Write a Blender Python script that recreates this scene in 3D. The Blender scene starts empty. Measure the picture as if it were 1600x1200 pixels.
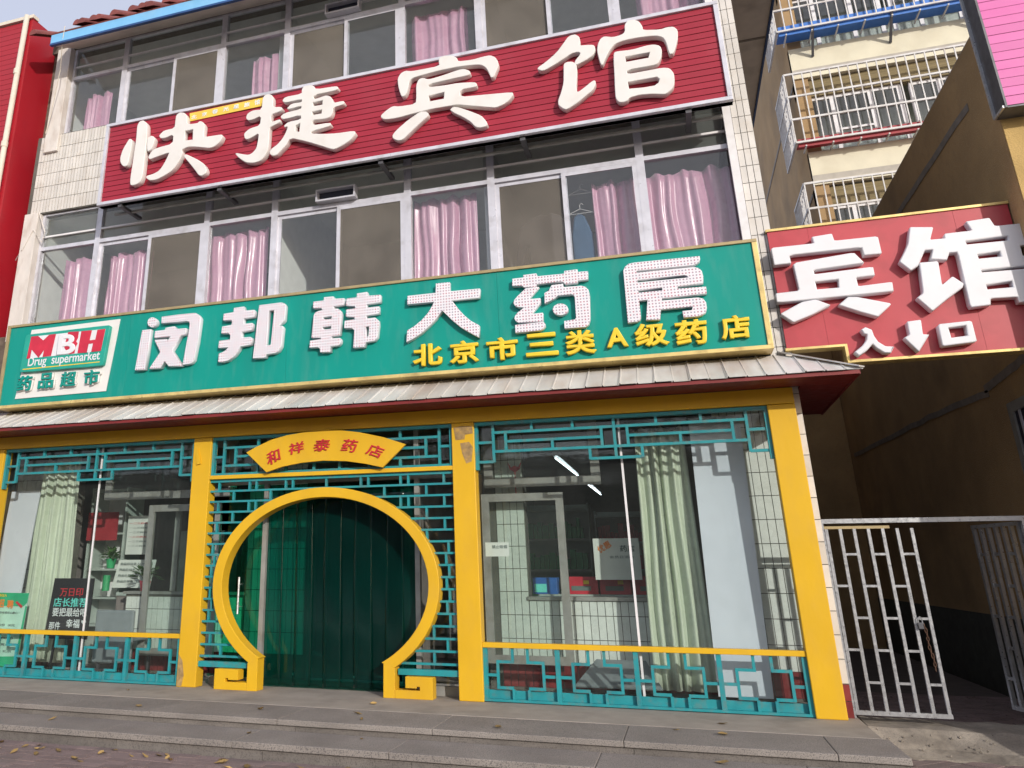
import bpy, bmesh, math, random
from mathutils import Vector, Matrix
R = math.radians
SC = bpy.context.scene
COL = SC.collection

# ---------------------------------------------------------------- camera, sky, sun
cam = bpy.data.objects.new('camera', bpy.data.cameras.new('camera'))
COL.objects.link(cam)
Rm = Matrix(((0.94453368, 0.00132775, 0.32841189),
             (-0.10924544, 0.94431469, 0.31037911),
             (-0.30971207, -0.32904103, 0.89208208)))   # rows: image right, image down, view; columns: X, down, into the facade
def w(r): return Vector((Rm[r][0], Rm[r][2], -Rm[r][1]))
rx, dn, fw = w(0), w(1), w(2)
M = Matrix((rx, -dn, -fw)).transposed().to_4x4()
M.translation = Vector((0, -8.7, 1.23975))
cam.matrix_world = M
cd = cam.data
cd.sensor_fit = 'HORIZONTAL'; cd.sensor_width = 36
cd.lens = 1267.847 / 1600 * 36
cd.shift_x = (800 - 598.07) / 1600
cd.shift_y = (446.83 - 600) / 1600
cd.clip_start = 0.05; cd.clip_end = 500
SC.camera = cam

SUN_EL, SUN_AZ = R(18), R(39)          # azimuth measured from the facade normal towards +X
sd = Vector((math.sin(SUN_AZ) * math.cos(SUN_EL), -math.cos(SUN_AZ) * math.cos(SUN_EL), math.sin(SUN_EL)))
wd = bpy.data.worlds.new('World'); SC.world = wd; wd.use_nodes = True
nt = wd.node_tree; nt.nodes.clear()
sky = nt.nodes.new('ShaderNodeTexSky'); sky.sky_type = 'NISHITA'; sky.sun_disc = False
sky.sun_elevation = SUN_EL; sky.sun_rotation = math.atan2(sd.x, sd.y)
sky.air_density = 1.0; sky.dust_density = 2.5; sky.ozone_density = 1.0
bg = nt.nodes.new('ShaderNodeBackground'); bg.inputs['Strength'].default_value = 0.15
wo = nt.nodes.new('ShaderNodeOutputWorld')
hz = nt.nodes.new('ShaderNodeMix'); hz.data_type = 'RGBA'; hz.inputs[0].default_value = .6      # thin high cloud veil over the whole sky
hz.inputs[7].default_value = (5.3, 5.4, 6.35, 1); nt.links.new(sky.outputs[0], hz.inputs[6])
nt.links.new(hz.outputs[2], bg.inputs[0]); nt.links.new(bg.outputs[0], wo.inputs[0])
sl = bpy.data.lights.new('sun', 'SUN'); sl.energy = 2.8; sl.angle = R(0.6); sl.color = (1.0, 0.95, 0.88)
sun = bpy.data.objects.new('sun', sl); COL.objects.link(sun)
sun.rotation_euler = (-sd).to_track_quat('-Z', 'Y').to_euler(); sun.location = sd * 40
SC.view_settings.view_transform = 'Standard'; SC.view_settings.look = 'None'
SC.view_settings.gamma = 1; SC.view_settings.use_curve_mapping = False
SC.view_settings.exposure = 0.14
SC.cycles.max_bounces = 10; SC.cycles.transparent_max_bounces = 24
SC.cycles.caustics_reflective = False; SC.cycles.caustics_refractive = False

# ---------------------------------------------------------------- materials
def mat(name, col, rough=.6, metal=0, var=.12, scale=6, dirt=None, bump=0, bscale=60, rand=0, stretch=(1, 1, 1), spec=.5, speck=None, sheen=0, trans=0, bdist=.01):
    """col + slow noise variation + optional dirt (colour, amount 0..1, scale) + bump; world-position based."""
    m = bpy.data.materials.new(name); m.use_nodes = True
    n = m.node_tree.nodes; L = m.node_tree.links; b = n['Principled BSDF']
    g = n.new('ShaderNodeNewGeometry'); mp = n.new('ShaderNodeMapping'); mp.inputs['Scale'].default_value = stretch
    L.new(g.outputs['Position'], mp.inputs[0])
    def noise(s, d=4):
        t = n.new('ShaderNodeTexNoise'); t.inputs['Scale'].default_value = s; t.inputs['Detail'].default_value = d
        L.new(mp.outputs[0], t.inputs['Vector']); return t.outputs[0]
    def mr(src, a, b_, c, d_):
        t = n.new('ShaderNodeMapRange'); L.new(src, t.inputs[0])
        for i, v in enumerate((a, b_, c, d_)): t.inputs[i + 1].default_value = v
        return t.outputs[0]
    def mix(f, a, c, mode='MIX'):
        t = n.new('ShaderNodeMix'); t.data_type = 'RGBA'; t.blend_type = mode
        for s, v in ((t.inputs[0], f), (t.inputs[6], a), (t.inputs[7], c)):
            if isinstance(v, (int, float)): s.default_value = v
            elif isinstance(v, (tuple, list)): s.default_value = (*v[:3], 1)
            else: L.new(v, s)
        return t.outputs[2]
    c = (*col, 1)
    hs = n.new('ShaderNodeHueSaturation'); hs.inputs['Color'].default_value = c
    val = mr(noise(scale), .3, .7, 1 - var, 1 + var)
    if rand:
        oi = n.new('ShaderNodeObjectInfo'); rr = mr(oi.outputs['Random'], 0, 1, 1 - rand, 1 + rand)
        mu = n.new('ShaderNodeMath'); mu.operation = 'MULTIPLY'; L.new(val, mu.inputs[0]); L.new(rr, mu.inputs[1]); val = mu.outputs[0]
    L.new(val, hs.inputs['Value']); out = hs.outputs[0]
    if speck:
        out = mix(mr(noise(speck[1], 2), .52, .62, 0, speck[2]), out, speck[0])
    if dirt:
        for dc, da, ds in ([dirt] if not isinstance(dirt, list) else dirt):
            out = mix(mr(noise(ds, 8), .5, .72, 0, da), out, dc)
    L.new(out, b.inputs['Base Color'])
    L.new(mr(noise(scale * 2.3), .3, .7, max(0, rough - .08), min(1, rough + .08)), b.inputs['Roughness'])
    b.inputs['Metallic'].default_value = metal; b.inputs['Specular IOR Level'].default_value = spec
    if sheen: b.inputs['Sheen Weight'].default_value = sheen
    if bump:
        bp = n.new('ShaderNodeBump'); bp.inputs['Strength'].default_value = bump; bp.inputs['Distance'].default_value = bdist
        L.new(noise(bscale, 5), bp.inputs['Height']); L.new(bp.outputs[0], b.inputs['Normal'])
    if trans:
        o = n['Material Output']; t = n.new('ShaderNodeBsdfTranslucent'); L.new(out, t.inputs[0])
        ms = n.new('ShaderNodeMixShader'); ms.inputs[0].default_value = trans
        L.new(b.outputs[0], ms.inputs[1]); L.new(t.outputs[0], ms.inputs[2]); L.new(ms.outputs[0], o.inputs[0])
    return m

def glass(name, tint=(.9, .95, .93), haze=.03, hazecol=(.5, .55, .55), gain=1.0):
    m = bpy.data.materials.new(name); m.use_nodes = True
    n = m.node_tree.nodes; L = m.node_tree.links; n.clear()
    o = n.new('ShaderNodeOutputMaterial'); tr = n.new('ShaderNodeBsdfTransparent'); tr.inputs[0].default_value = (*tint, 1)
    gl = n.new('ShaderNodeBsdfGlossy'); gl.inputs['Roughness'].default_value = .015
    lw = n.new('ShaderNodeLayerWeight'); lw.inputs[0].default_value = .5          # Schlick reflectance, the same from both sides of the pane
    pw = n.new('ShaderNodeMath'); pw.operation = 'POWER'; pw.inputs[1].default_value = 5; L.new(lw.outputs['Facing'], pw.inputs[0])
    ma = n.new('ShaderNodeMath'); ma.operation = 'MULTIPLY_ADD'; ma.inputs[1].default_value = .96; ma.inputs[2].default_value = .04; L.new(pw.outputs[0], ma.inputs[0])
    mu = n.new('ShaderNodeMath'); mu.operation = 'MULTIPLY'; mu.inputs[1].default_value = gain; mu.use_clamp = True
    L.new(ma.outputs[0], mu.inputs[0])
    ge = n.new('ShaderNodeNewGeometry'); no = n.new('ShaderNodeTexNoise'); no.inputs['Scale'].default_value = 2.2; no.inputs['Detail'].default_value = 7
    L.new(ge.outputs['Position'], no.inputs['Vector'])
    bp = n.new('ShaderNodeBump'); bp.inputs['Strength'].default_value = .05; bp.inputs['Distance'].default_value = .02
    L.new(no.outputs[0], bp.inputs['Height']); L.new(bp.outputs[0], gl.inputs['Normal'])
    m1 = n.new('ShaderNodeMixShader'); L.new(mu.outputs[0], m1.inputs[0]); L.new(tr.outputs[0], m1.inputs[1]); L.new(gl.outputs[0], m1.inputs[2])
    df = n.new('ShaderNodeBsdfDiffuse'); df.inputs[0].default_value = (*hazecol, 1)
    mr = n.new('ShaderNodeMapRange'); L.new(no.outputs[0], mr.inputs[0])
    mr.inputs[1].default_value = .3; mr.inputs[2].default_value = .75; mr.inputs[3].default_value = haze * .8; mr.inputs[4].default_value = haze * 1.3
    m2 = n.new('ShaderNodeMixShader'); L.new(mr.outputs[0], m2.inputs[0]); L.new(m1.outputs[0], m2.inputs[1]); L.new(df.outputs[0], m2.inputs[2])
    L.new(m2.outputs[0], o.inputs[0]); return m

def emit(name, col, s):
    m = bpy.data.materials.new(name); m.use_nodes = True; b = m.node_tree.nodes['Principled BSDF']
    b.inputs['Base Color'].default_value = (*col, 1); b.inputs['Emission Color'].default_value = (*col, 1); b.inputs['Emission Strength'].default_value = s
    return m

def led(name):
    """white acrylic front with a regular grid of tiny red and blue diode dots"""
    m = mat(name, (.74, .73, .77), .45, var=.04); n = m.node_tree.nodes; L = m.node_tree.links; b = n['Principled BSDF']
    src = b.inputs['Base Color'].links[0].from_socket
    g = n.new('ShaderNodeNewGeometry'); sp = n.new('ShaderNodeSeparateXYZ'); L.new(g.outputs['Position'], sp.inputs[0])
    def op(o, a, c=None):
        t = n.new('ShaderNodeMath'); t.operation = o
        for i, v in enumerate((a, c)):
            if v is None: continue
            if isinstance(v, (int, float)): t.inputs[i].default_value = v
            else: L.new(v, t.inputs[i])
        return t.outputs[0]
    P = .033
    fx = op('SUBTRACT', op('FRACT', op('DIVIDE', sp.outputs[0], P)), .5); fz = op('SUBTRACT', op('FRACT', op('DIVIDE', sp.outputs[2], P)), .5)
    d = op('ADD', op('MULTIPLY', fx, fx), op('MULTIPLY', fz, fz)); msk = op('LESS_THAN', d, .065)
    sn = n.new('ShaderNodeSeparateXYZ'); L.new(g.outputs['True Normal'], sn.inputs[0])
    msk = op('MULTIPLY', msk, op('LESS_THAN', sn.outputs[1], -.9))
    wn = n.new('ShaderNodeTexWhiteNoise'); wn.noise_dimensions = '2D'
    cx = n.new('ShaderNodeCombineXYZ'); L.new(op('FLOOR', op('DIVIDE', sp.outputs[0], P)), cx.inputs[0]); L.new(op('FLOOR', op('DIVIDE', sp.outputs[2], P)), cx.inputs[1])
    L.new(cx.outputs[0], wn.inputs['Vector'])
    cr = n.new('ShaderNodeMix'); cr.data_type = 'RGBA'; L.new(wn.outputs[0], cr.inputs[0])
    cr.inputs[6].default_value = (.5, .17, .22, 1); cr.inputs[7].default_value = (.3, .3, .38, 1)
    mx = n.new('ShaderNodeMix'); mx.data_type = 'RGBA'; L.new(msk, mx.inputs[0]); L.new(src, mx.inputs[6]); L.new(cr.outputs[2], mx.inputs[7])
    L.new(mx.outputs[2], b.inputs['Base Color']); return m

RUST = (.16, .07, .03)
m = {}
m['yellow'] = mat('yellow_paint', (.70, .415, .02), .42, spec=.3, var=.05, scale=3, dirt=[((.58, .31, .03), .35, .9), ((.45, .27, .08), .12, 7)], bump=.12, bscale=25, stretch=(1, 1, .5))
m['teal'] = mat('teal_paint', (.022, .27, .30), .4, var=.08, dirt=[((.02, .16, .2), .5, 5), ((.2, .13, .08), .35, 14)])
m['maroon'] = mat('maroon_soffit', (.20, .02, .02), .5, var=.1)
m['signred'] = mat('red_sign_board', (.33, .024, .045), .42, spec=.3, var=.06, scale=1.5, rand=.05, dirt=((.3, .06, .08), .35, 1.5))
m['signred2'] = mat('red_entrance_board', (.44, .045, .06), .4, var=.07, scale=1.2, dirt=[((.62, .12, .13), .3, 1.8), ((.2, .03, .03), .25, 5)])
m['green'] = mat('green_sign_board', (.004, .275, .225), .45, spec=.25, var=.05, scale=1, dirt=[((.015, .20, .17), .45, 2.2), ((.10, .30, .26), .25, 9)], stretch=(1, 1, .22), bump=.06, bscale=3, bdist=.03)
m['ltr'] = mat('cream_letter_face', (.73, .71, .685), .5, var=.03, scale=2, dirt=((.5, .43, .34), .18, 5))
m['ltr2'] = mat('white_letter_face', (.72, .72, .75), .45, var=.03, scale=2, dirt=((.5, .48, .46), .12, 5))
m['led'] = led('led_letter_face')
m['gold'] = mat('gold_trim', (.72, .55, .22), .35, metal=.35, var=.15, dirt=((.3, .2, .08), .5, 8))
m['oldgold'] = mat('weathered_gold_trim', (.42, .33, .17), .45, metal=.25, var=.15, dirt=((.2, .13, .07), .6, 6))
m['alu'] = mat('white_aluminium', (.62, .62, .68), .35, metal=.2, var=.08, dirt=((.3, .28, .27), .35, 7))
m['alu2'] = mat('grey_aluminium', (.33, .33, .31), .45, metal=.3, var=.15, dirt=((.2, .18, .14), .4, 8))
m['steel'] = mat('galvanised_steel', (.56, .57, .58), .33, metal=.75, var=.10, scale=14)
m['dsteel'] = mat('dark_steel', (.12, .12, .13), .5, metal=.5, var=.2)
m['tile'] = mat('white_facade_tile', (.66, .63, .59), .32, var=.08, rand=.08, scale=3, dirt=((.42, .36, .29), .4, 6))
m['tile2'] = mat('inner_wall_tile', (.66, .70, .66), .28, var=.06, rand=.05)
m['rtile'] = mat('maroon_base_tile', (.20, .03, .03), .35, var=.15, rand=.15)
m['grout'] = mat('dark_grout', (.12, .115, .10), .85, var=.2)
m['plaster'] = mat('worn_white_plaster', (.66, .62, .58), .75, var=.08, dirt=[((.36, .28, .22), .5, 7)], bump=.3, bscale=40, stretch=(1, 1, .4))
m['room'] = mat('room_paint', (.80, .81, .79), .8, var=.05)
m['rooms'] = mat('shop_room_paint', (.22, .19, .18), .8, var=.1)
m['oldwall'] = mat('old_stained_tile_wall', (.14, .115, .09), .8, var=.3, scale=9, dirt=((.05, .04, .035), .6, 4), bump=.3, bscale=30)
m['soffit'] = mat('soffit_plaster', (.74, .67, .60), .85, var=.06, dirt=((.22, .18, .15), .4, 2))
m['blue'] = mat('sky_blue_fascia', (.19, .48, .78), .5, var=.06, dirt=((.35, .5, .65), .3, 3))
m['dblue'] = mat('dark_blue_edge', (.02, .07, .22), .45, var=.1)
m['rooftile'] = mat('maroon_roof_tile', (.20, .05, .04), .5, var=.15, rand=.2)
m['tin'] = mat('weathered_tin', (.68, .67, .65), .45, metal=.2, var=.12, scale=5, rand=.1, dirt=[((.30, .22, .16), .6, 1.1), ((.34, .17, .08), .35, 3.5)], stretch=(1, .25, .25))
m['screen'] = None
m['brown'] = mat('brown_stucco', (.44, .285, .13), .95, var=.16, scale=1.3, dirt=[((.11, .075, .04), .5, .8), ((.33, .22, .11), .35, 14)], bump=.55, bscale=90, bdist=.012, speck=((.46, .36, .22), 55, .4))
m['brown2'] = mat('brown_apartment_render', (.38, .25, .125), .95, var=.14, scale=.9, dirt=((.16, .12, .08), .5, .7), bump=.4, bscale=50)
m['ochre'] = mat('ochre_stucco', (.50, .34, .13), .95, var=.12, scale=3, bump=.6, bscale=90)
m['dado'] = mat('dark_dado_paint', (.06, .065, .055), .8, var=.2)
m['mortar'] = mat('grey_mortar', (.25, .22, .19), .9, var=.2, bump=.4, bscale=40)
m['cream'] = mat('cream_render', (.68, .64, .50), .9, var=.07, scale=2, dirt=((.5, .43, .3), .35, 1.5), bump=.4, bscale=60)
m['ledge'] = mat('grey_ledge', (.42, .39, .34), .9, var=.1)
m['white'] = mat('white_paint', (.74, .73, .74), .4, var=.05, dirt=((.45, .4, .36), .25, 8))
m['cage'] = mat('cage_paint', (.60, .59, .58), .45, var=.1, dirt=((.32, .25, .2), .5, 5))
m['lintel'] = mat('shaded_lintel', (.21, .165, .085), .9, var=.25, scale=5, stretch=(.3, 1, 6))  # shade over the lintel slats is put into this darker colour
m['bluetray'] = mat('blue_tin_tray', (.05, .18, .55), .4, var=.1)
m['redtray'] = mat('red_tin_tray', (.32, .03, .04), .4, var=.1)
m['pink'] = mat('pink_cladding', (.62, .125, .37), .4, var=.05, scale=2, rand=.05)
m['redclad'] = mat('red_cladding', (.36, .012, .022), .36, var=.06, scale=1.2, dirt=((.28, .02, .03), .3, 3))
m['pipe'] = mat('cream_pipe', (.68, .62, .52), .45, var=.08, dirt=((.4, .33, .25), .3, 6))
m['curtain'] = mat('pink_satin', (.75, .42, .58), .28, var=.05, scale=3, sheen=.3, trans=.25, spec=.7)
m['curtain2'] = mat('pale_green_satin', (.60, .67, .54), .28, var=.05, scale=3, sheen=.3, trans=.2, spec=.7)
m['board'] = mat('pale_panel', (.62, .66, .74), .35, var=.03, dirt=((.5, .53, .6), .3, 1.5))
m['black'] = mat('black_board', (.014, .014, .016), .5)
m['concrete'] = mat('concrete', (.34, .30, .26), .9, var=.1, scale=3, dirt=[((.18, .155, .13), .55, 2), ((.38, .33, .28), .4, 6)], speck=((.12, .11, .10), 160, .35), bump=.4, bscale=70)
m['oldcon'] = mat('broken_concrete', (.27, .235, .195), .95, var=.22, scale=4, dirt=[((.13, .11, .09), .7, 3), ((.40, .35, .28), .5, 9)], speck=((.13, .12, .10), 90, .4), bump=.4, bscale=30, bdist=.012)
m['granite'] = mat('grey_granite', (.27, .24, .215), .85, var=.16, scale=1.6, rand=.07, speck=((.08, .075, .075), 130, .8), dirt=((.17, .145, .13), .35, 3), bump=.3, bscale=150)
m['riser'] = mat('shaded_riser_stone', (.17, .15, .135), .9, var=.2, scale=3, rand=.1, speck=((.07, .065, .06), 110, .6), dirt=((.24, .22, .20), .4, 5), bump=.4, bscale=100)  # riser shade painted in as a darker stone colour, with dirt mottling on top
m['paver'] = mat('brick_paver', (.24, .175, .165), .9, var=.12, scale=5, rand=.16, speck=((.09, .07, .07), 120, .5), dirt=((.13, .11, .10), .5, 2.5), bump=.45, bscale=80)
m['sand'] = mat('paving_base', (.11, .09, .08), .95, var=.2)
m['asphalt'] = mat('plaza_paving', (.36, .34, .31), .9, var=.2, bump=.3, bscale=80)
m['leaf'] = mat('dry_yellow_leaf', (.36, .24, .09), .6, var=.2, rand=.5)
m['wood'] = mat('bark', (.10, .075, .055), .9, var=.2, bump=.5, bscale=30)
m['plant'] = mat('pot_plant_leaf', (.06, .14, .035), .5, var=.2, rand=.3)
m['redp'] = mat('red_plastic', (.50, .03, .05), .4)
m['pinkp'] = mat('pink_pot', (.70, .12, .16), .4)
m['grnp'] = mat('green_tin', (.04, .35, .14), .4)
m['bluep'] = mat('blue_box', (.02, .12, .42), .4)
m['paper'] = mat('paper', (.62, .66, .62), .7, var=.05)
m['postergreen'] = mat('poster_green', (.02, .38, .18), .5)
m['posterpale'] = mat('poster_pale_mint', (.42, .68, .56), .5)
m['orange'] = mat('orange_print', (.75, .22, .03), .5)
m['print'] = mat('grey_print', (.12, .16, .15), .6)
m['redprint'] = mat('red_print', (.55, .03, .04), .5)
m['tealprint'] = mat('teal_chalk', (.15, .75, .65), .6)
m['whiteprint'] = mat('white_chalk', (.75, .8, .8), .6)
m['greyp'] = mat('grey_plastic', (.20, .23, .24), .4)
m['lgrey'] = mat('pale_cabinet', (.38, .44, .41), .5)
m['shirt'] = mat('grey_cloth', (.22, .22, .26), .9)
m['denim'] = mat('blue_cloth', (.05, .11, .2), .9)
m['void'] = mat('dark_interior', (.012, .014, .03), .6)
m['glass'] = glass('window_glass', (.95, .965, .965), .03, (.5, .52, .55), 1.3)
m['tglass'] = glass('dusty_transom_glass', (.93, .95, .945), .10, (.45, .49, .47), 1.2)
m['sglass'] = glass('shopfront_glass', (.95, .975, .965), .012, (.5, .55, .52), .9)
m['gglass'] = glass('green_door_glass', (.28, .78, .62), .02, (.05, .3, .2), .6)
m['screen'] = glass('fly_screen', (.60, .58, .56), .24, (.42, .385, .34), .5)
m['tube'] = emit('lit_tube', (.85, .95, 1.0), 4)
def strip_mat():
    mm = glass('green_strip', (.16, .58, .52), .10, (.008, .115, .095), .9)
    for nd in mm.node_tree.nodes:
        if nd.type == 'BSDF_GLOSSY': nd.inputs['Roughness'].default_value = .08
    return mm
m['strip'] = strip_mat()

# ---------------------------------------------------------------- mesh helpers
class MB:
    def __init__(s): s.v = []; s.f = []
    def box(s, x0, x1, y0, y1, z0, z1):
        i = len(s.v)
        s.v += [(x0, y0, z0), (x1, y0, z0), (x1, y1, z0), (x0, y1, z0), (x0, y0, z1), (x1, y0, z1), (x1, y1, z1), (x0, y1, z1)]
        s.f += [tuple(i + k for k in q) for q in ((0, 3, 2, 1), (4, 5, 6, 7), (0, 1, 5, 4), (1, 2, 6, 5), (2, 3, 7, 6), (3, 0, 4, 7))]
        return s
    def bar(s, a, b, wd_, hd, up=(0, 1, 0)):
        a, b = Vector(a), Vector(b); t = (b - a).normalized(); u = Vector(up)
        sde = t.cross(u)
        if sde.length < 1e-4: sde = t.cross(Vector((1, 0, 0)))
        sde.normalize(); n = sde.cross(t).normalized(); i = len(s.v)
        for p in (a, b):
            for p_, q_ in ((-1, -1), (1, -1), (1, 1), (-1, 1)): s.v.append(tuple(p + sde * wd_ / 2 * p_ + n * hd / 2 * q_))
        s.f += [tuple(i + k for k in q) for q in ((3, 2, 1, 0), (4, 5, 6, 7), (0, 1, 5, 4), (1, 2, 6, 5), (2, 3, 7, 6), (3, 0, 4, 7))]
        return s
    def tube(s, pts, r, n=8, cap=True):
        pts = [Vector(p) for p in pts]; i = len(s.v)
        rs = r if isinstance(r, (list, tuple)) else [r] * len(pts)
        for k, p in enumerate(pts):
            t = (pts[min(k + 1, len(pts) - 1)] - pts[max(k - 1, 0)]).normalized()
            a = t.cross(Vector((.13, .31, 1)) if abs(t.z) < .9 else Vector((1, .2, 0))).normalized(); b = t.cross(a)
            for j in range(n):
                q = 2 * math.pi * j / n; s.v.append(tuple(p + (a * math.cos(q) + b * math.sin(q)) * rs[k]))
        for k in range(len(pts) - 1):
            for j in range(n): s.f.append((i + k * n + j, i + k * n + (j + 1) % n, i + (k + 1) * n + (j + 1) % n, i + (k + 1) * n + j))
        if cap:
            s.f.append(tuple(i + j for j in range(n))[::-1]); s.f.append(tuple(i + (len(pts) - 1) * n + j for j in range(n)))
        return s
    def prism(s, poly, y0, y1):
        """polygon in (x, z), extruded from y0 to y1"""
        i = len(s.v); n = len(poly)
        s.v += [(x, y0, z) for x, z in poly] + [(x, y1, z) for x, z in poly]
        s.f.append(tuple(range(i, i + n))); s.f.append(tuple(range(i + n, i + 2 * n))[::-1])
        for k in range(n): s.f.append((i + k, i + n + k, i + n + (k + 1) % n, i + (k + 1) % n))
        return s
    def quadslab(s, a, b, c, d, th):
        P = [Vector(p) for p in (a, b, c, d)]; nn = (P[1] - P[0]).cross(P[2] - P[0]).normalized() * th; i = len(s.v)
        s.v += [tuple(p) for p in P] + [tuple(p - nn) for p in P]
        s.f += [(i, i + 1, i + 2, i + 3), (i + 7, i + 6, i + 5, i + 4)] + [(i + k, i + 4 + k, i + 4 + (k + 1) % 4, i + (k + 1) % 4) for k in range(4)]
        return s
    def mesh(s, name):
        me = bpy.data.meshes.new(name); me.from_pydata(s.v, [], s.f)
        bm = bmesh.new(); bm.from_mesh(me); bmesh.ops.recalc_face_normals(bm, faces=bm.faces); bm.to_mesh(me); bm.free()
        return me

def place(o, parent):
    COL.objects.link(o)
    if parent is not None:
        o.parent = parent
        if parent.parent is None: o.matrix_parent_inverse = Matrix.Translation(-Vector(parent.location))
    return o
def obj(name, mb, material, parent=None, smooth=False, bevel=0, kind=None):
    me = mb.mesh(name) if isinstance(mb, MB) else mb
    if material is not None and not me.materials: me.materials.append(material)
    if smooth: me.shade_smooth()
    o = bpy.data.objects.new(name, me)
    if bevel:
        md = o.modifiers.new('bevel', 'BEVEL'); md.width = bevel; md.segments = 2; md.limit_method = 'ANGLE'
    if kind: o['kind'] = kind
    return place(o, parent)
def tag(o, label, cat, group=None):
    o['label'] = label; o['category'] = cat
    if group: o['group'] = group
    return o
def thing(name, loc, label, cat, group=None):
    o = bpy.data.objects.new(name, None); o.empty_display_size = .1; o.location = loc; COL.objects.link(o)
    return tag(o, label, cat, group)
UNIT = {}
def piece(name, material, parent, x0, x1, y0, y1, z0, z1, rot=None):
    """a box piece that shares the one unit-cube mesh of its material"""
    k = material.name
    if k not in UNIT:
        me = MB().box(-.5, .5, -.5, .5, -.5, .5).mesh(name); me.materials.append(material); UNIT[k] = me
    o = bpy.data.objects.new(name, UNIT[k]); o.location = ((x0 + x1) / 2, (y0 + y1) / 2, (z0 + z1) / 2); o.scale = (abs(x1 - x0), abs(y1 - y0), abs(z1 - z0))
    if rot: o.rotation_euler = rot
    return place(o, parent)
def B(x0, x1, y0, y1, z0, z1): return MB().box(x0, x1, y0, y1, z0, z1)

def curve_mesh(cu):
    o = bpy.data.objects.new('t', cu); COL.objects.link(o)
    me = bpy.data.meshes.new_from_object(o.evaluated_get(bpy.context.evaluated_depsgraph_get()))
    bpy.data.objects.remove(o); return me
def chaikin(p, r):
    out = []
    for i in range(len(p)):
        a, b = p[i], p[(i + 1) % len(p)]
        out += [(a[0] + (b[0] - a[0]) * r, a[1] + (b[1] - a[1]) * r), (a[0] + (b[0] - a[0]) * (1 - r), a[1] + (b[1] - a[1]) * (1 - r))]
    return out
def glyph_mesh(key, yback, yfront, smooth=None, bev=.006):
    """outline strokes of one sign character (x, z in mm on the sign), as raised box letters"""
    cu = bpy.data.curves.new('g', 'CURVE'); cu.dimensions = '2D'; cu.fill_mode = 'BOTH'
    d = abs(yback - yfront); cu.extrude = d / 2 - bev; cu.bevel_depth = bev; cu.bevel_resolution = 1; cu.offset = -bev
    for outer, holes in GLYPH[key]:
        for pts in [outer] + holes:
            p = [(x / 1000, z / 1000) for x, z in pts]
            if smooth and pts is outer: p = chaikin(p, smooth)
            sp = cu.splines.new('POLY'); sp.points.add(len(p) - 1); sp.use_cyclic_u = True
            for q, (x, z) in zip(sp.points, p): q.co = (x, z, 0, 1)
    me = curve_mesh(cu); ym = (yback + yfront) / 2
    for v in me.vertices: v.co = (v.co.x, ym - v.co.z, v.co.y)
    return me
def text_mesh(ch, cx, cz, wd_, ht, yback, yfront, bold=.03, rot=0, shear=0):
    """one printed or raised character fitted to its box on a vertical sign"""
    cu = bpy.data.curves.new('t', 'FONT'); cu.body = ch; cu.size = 1; cu.bevel_depth = bold; cu.bevel_resolution = 0; cu.extrude = .5; cu.shear = shear
    me = curve_mesh(cu)
    xs = [v.co.x for v in me.vertices]; zs = [v.co.y for v in me.vertices]
    mx, mz = (min(xs) + max(xs)) / 2, (min(zs) + max(zs)) / 2; sx = wd_ / (max(xs) - min(xs)); sz = ht / (max(zs) - min(zs))
    ym = (yback + yfront) / 2; d = abs(yback - yfront) / (1 + 2 * bold); c, s = math.cos(rot), math.sin(rot)
    for v in me.vertices:
        a, b = (v.co.x - mx) * sx, (v.co.y - mz) * sz
        v.co = (cx + a * c - b * s, ym - v.co.z * d, cz + a * s + b * c)
    return me

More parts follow.
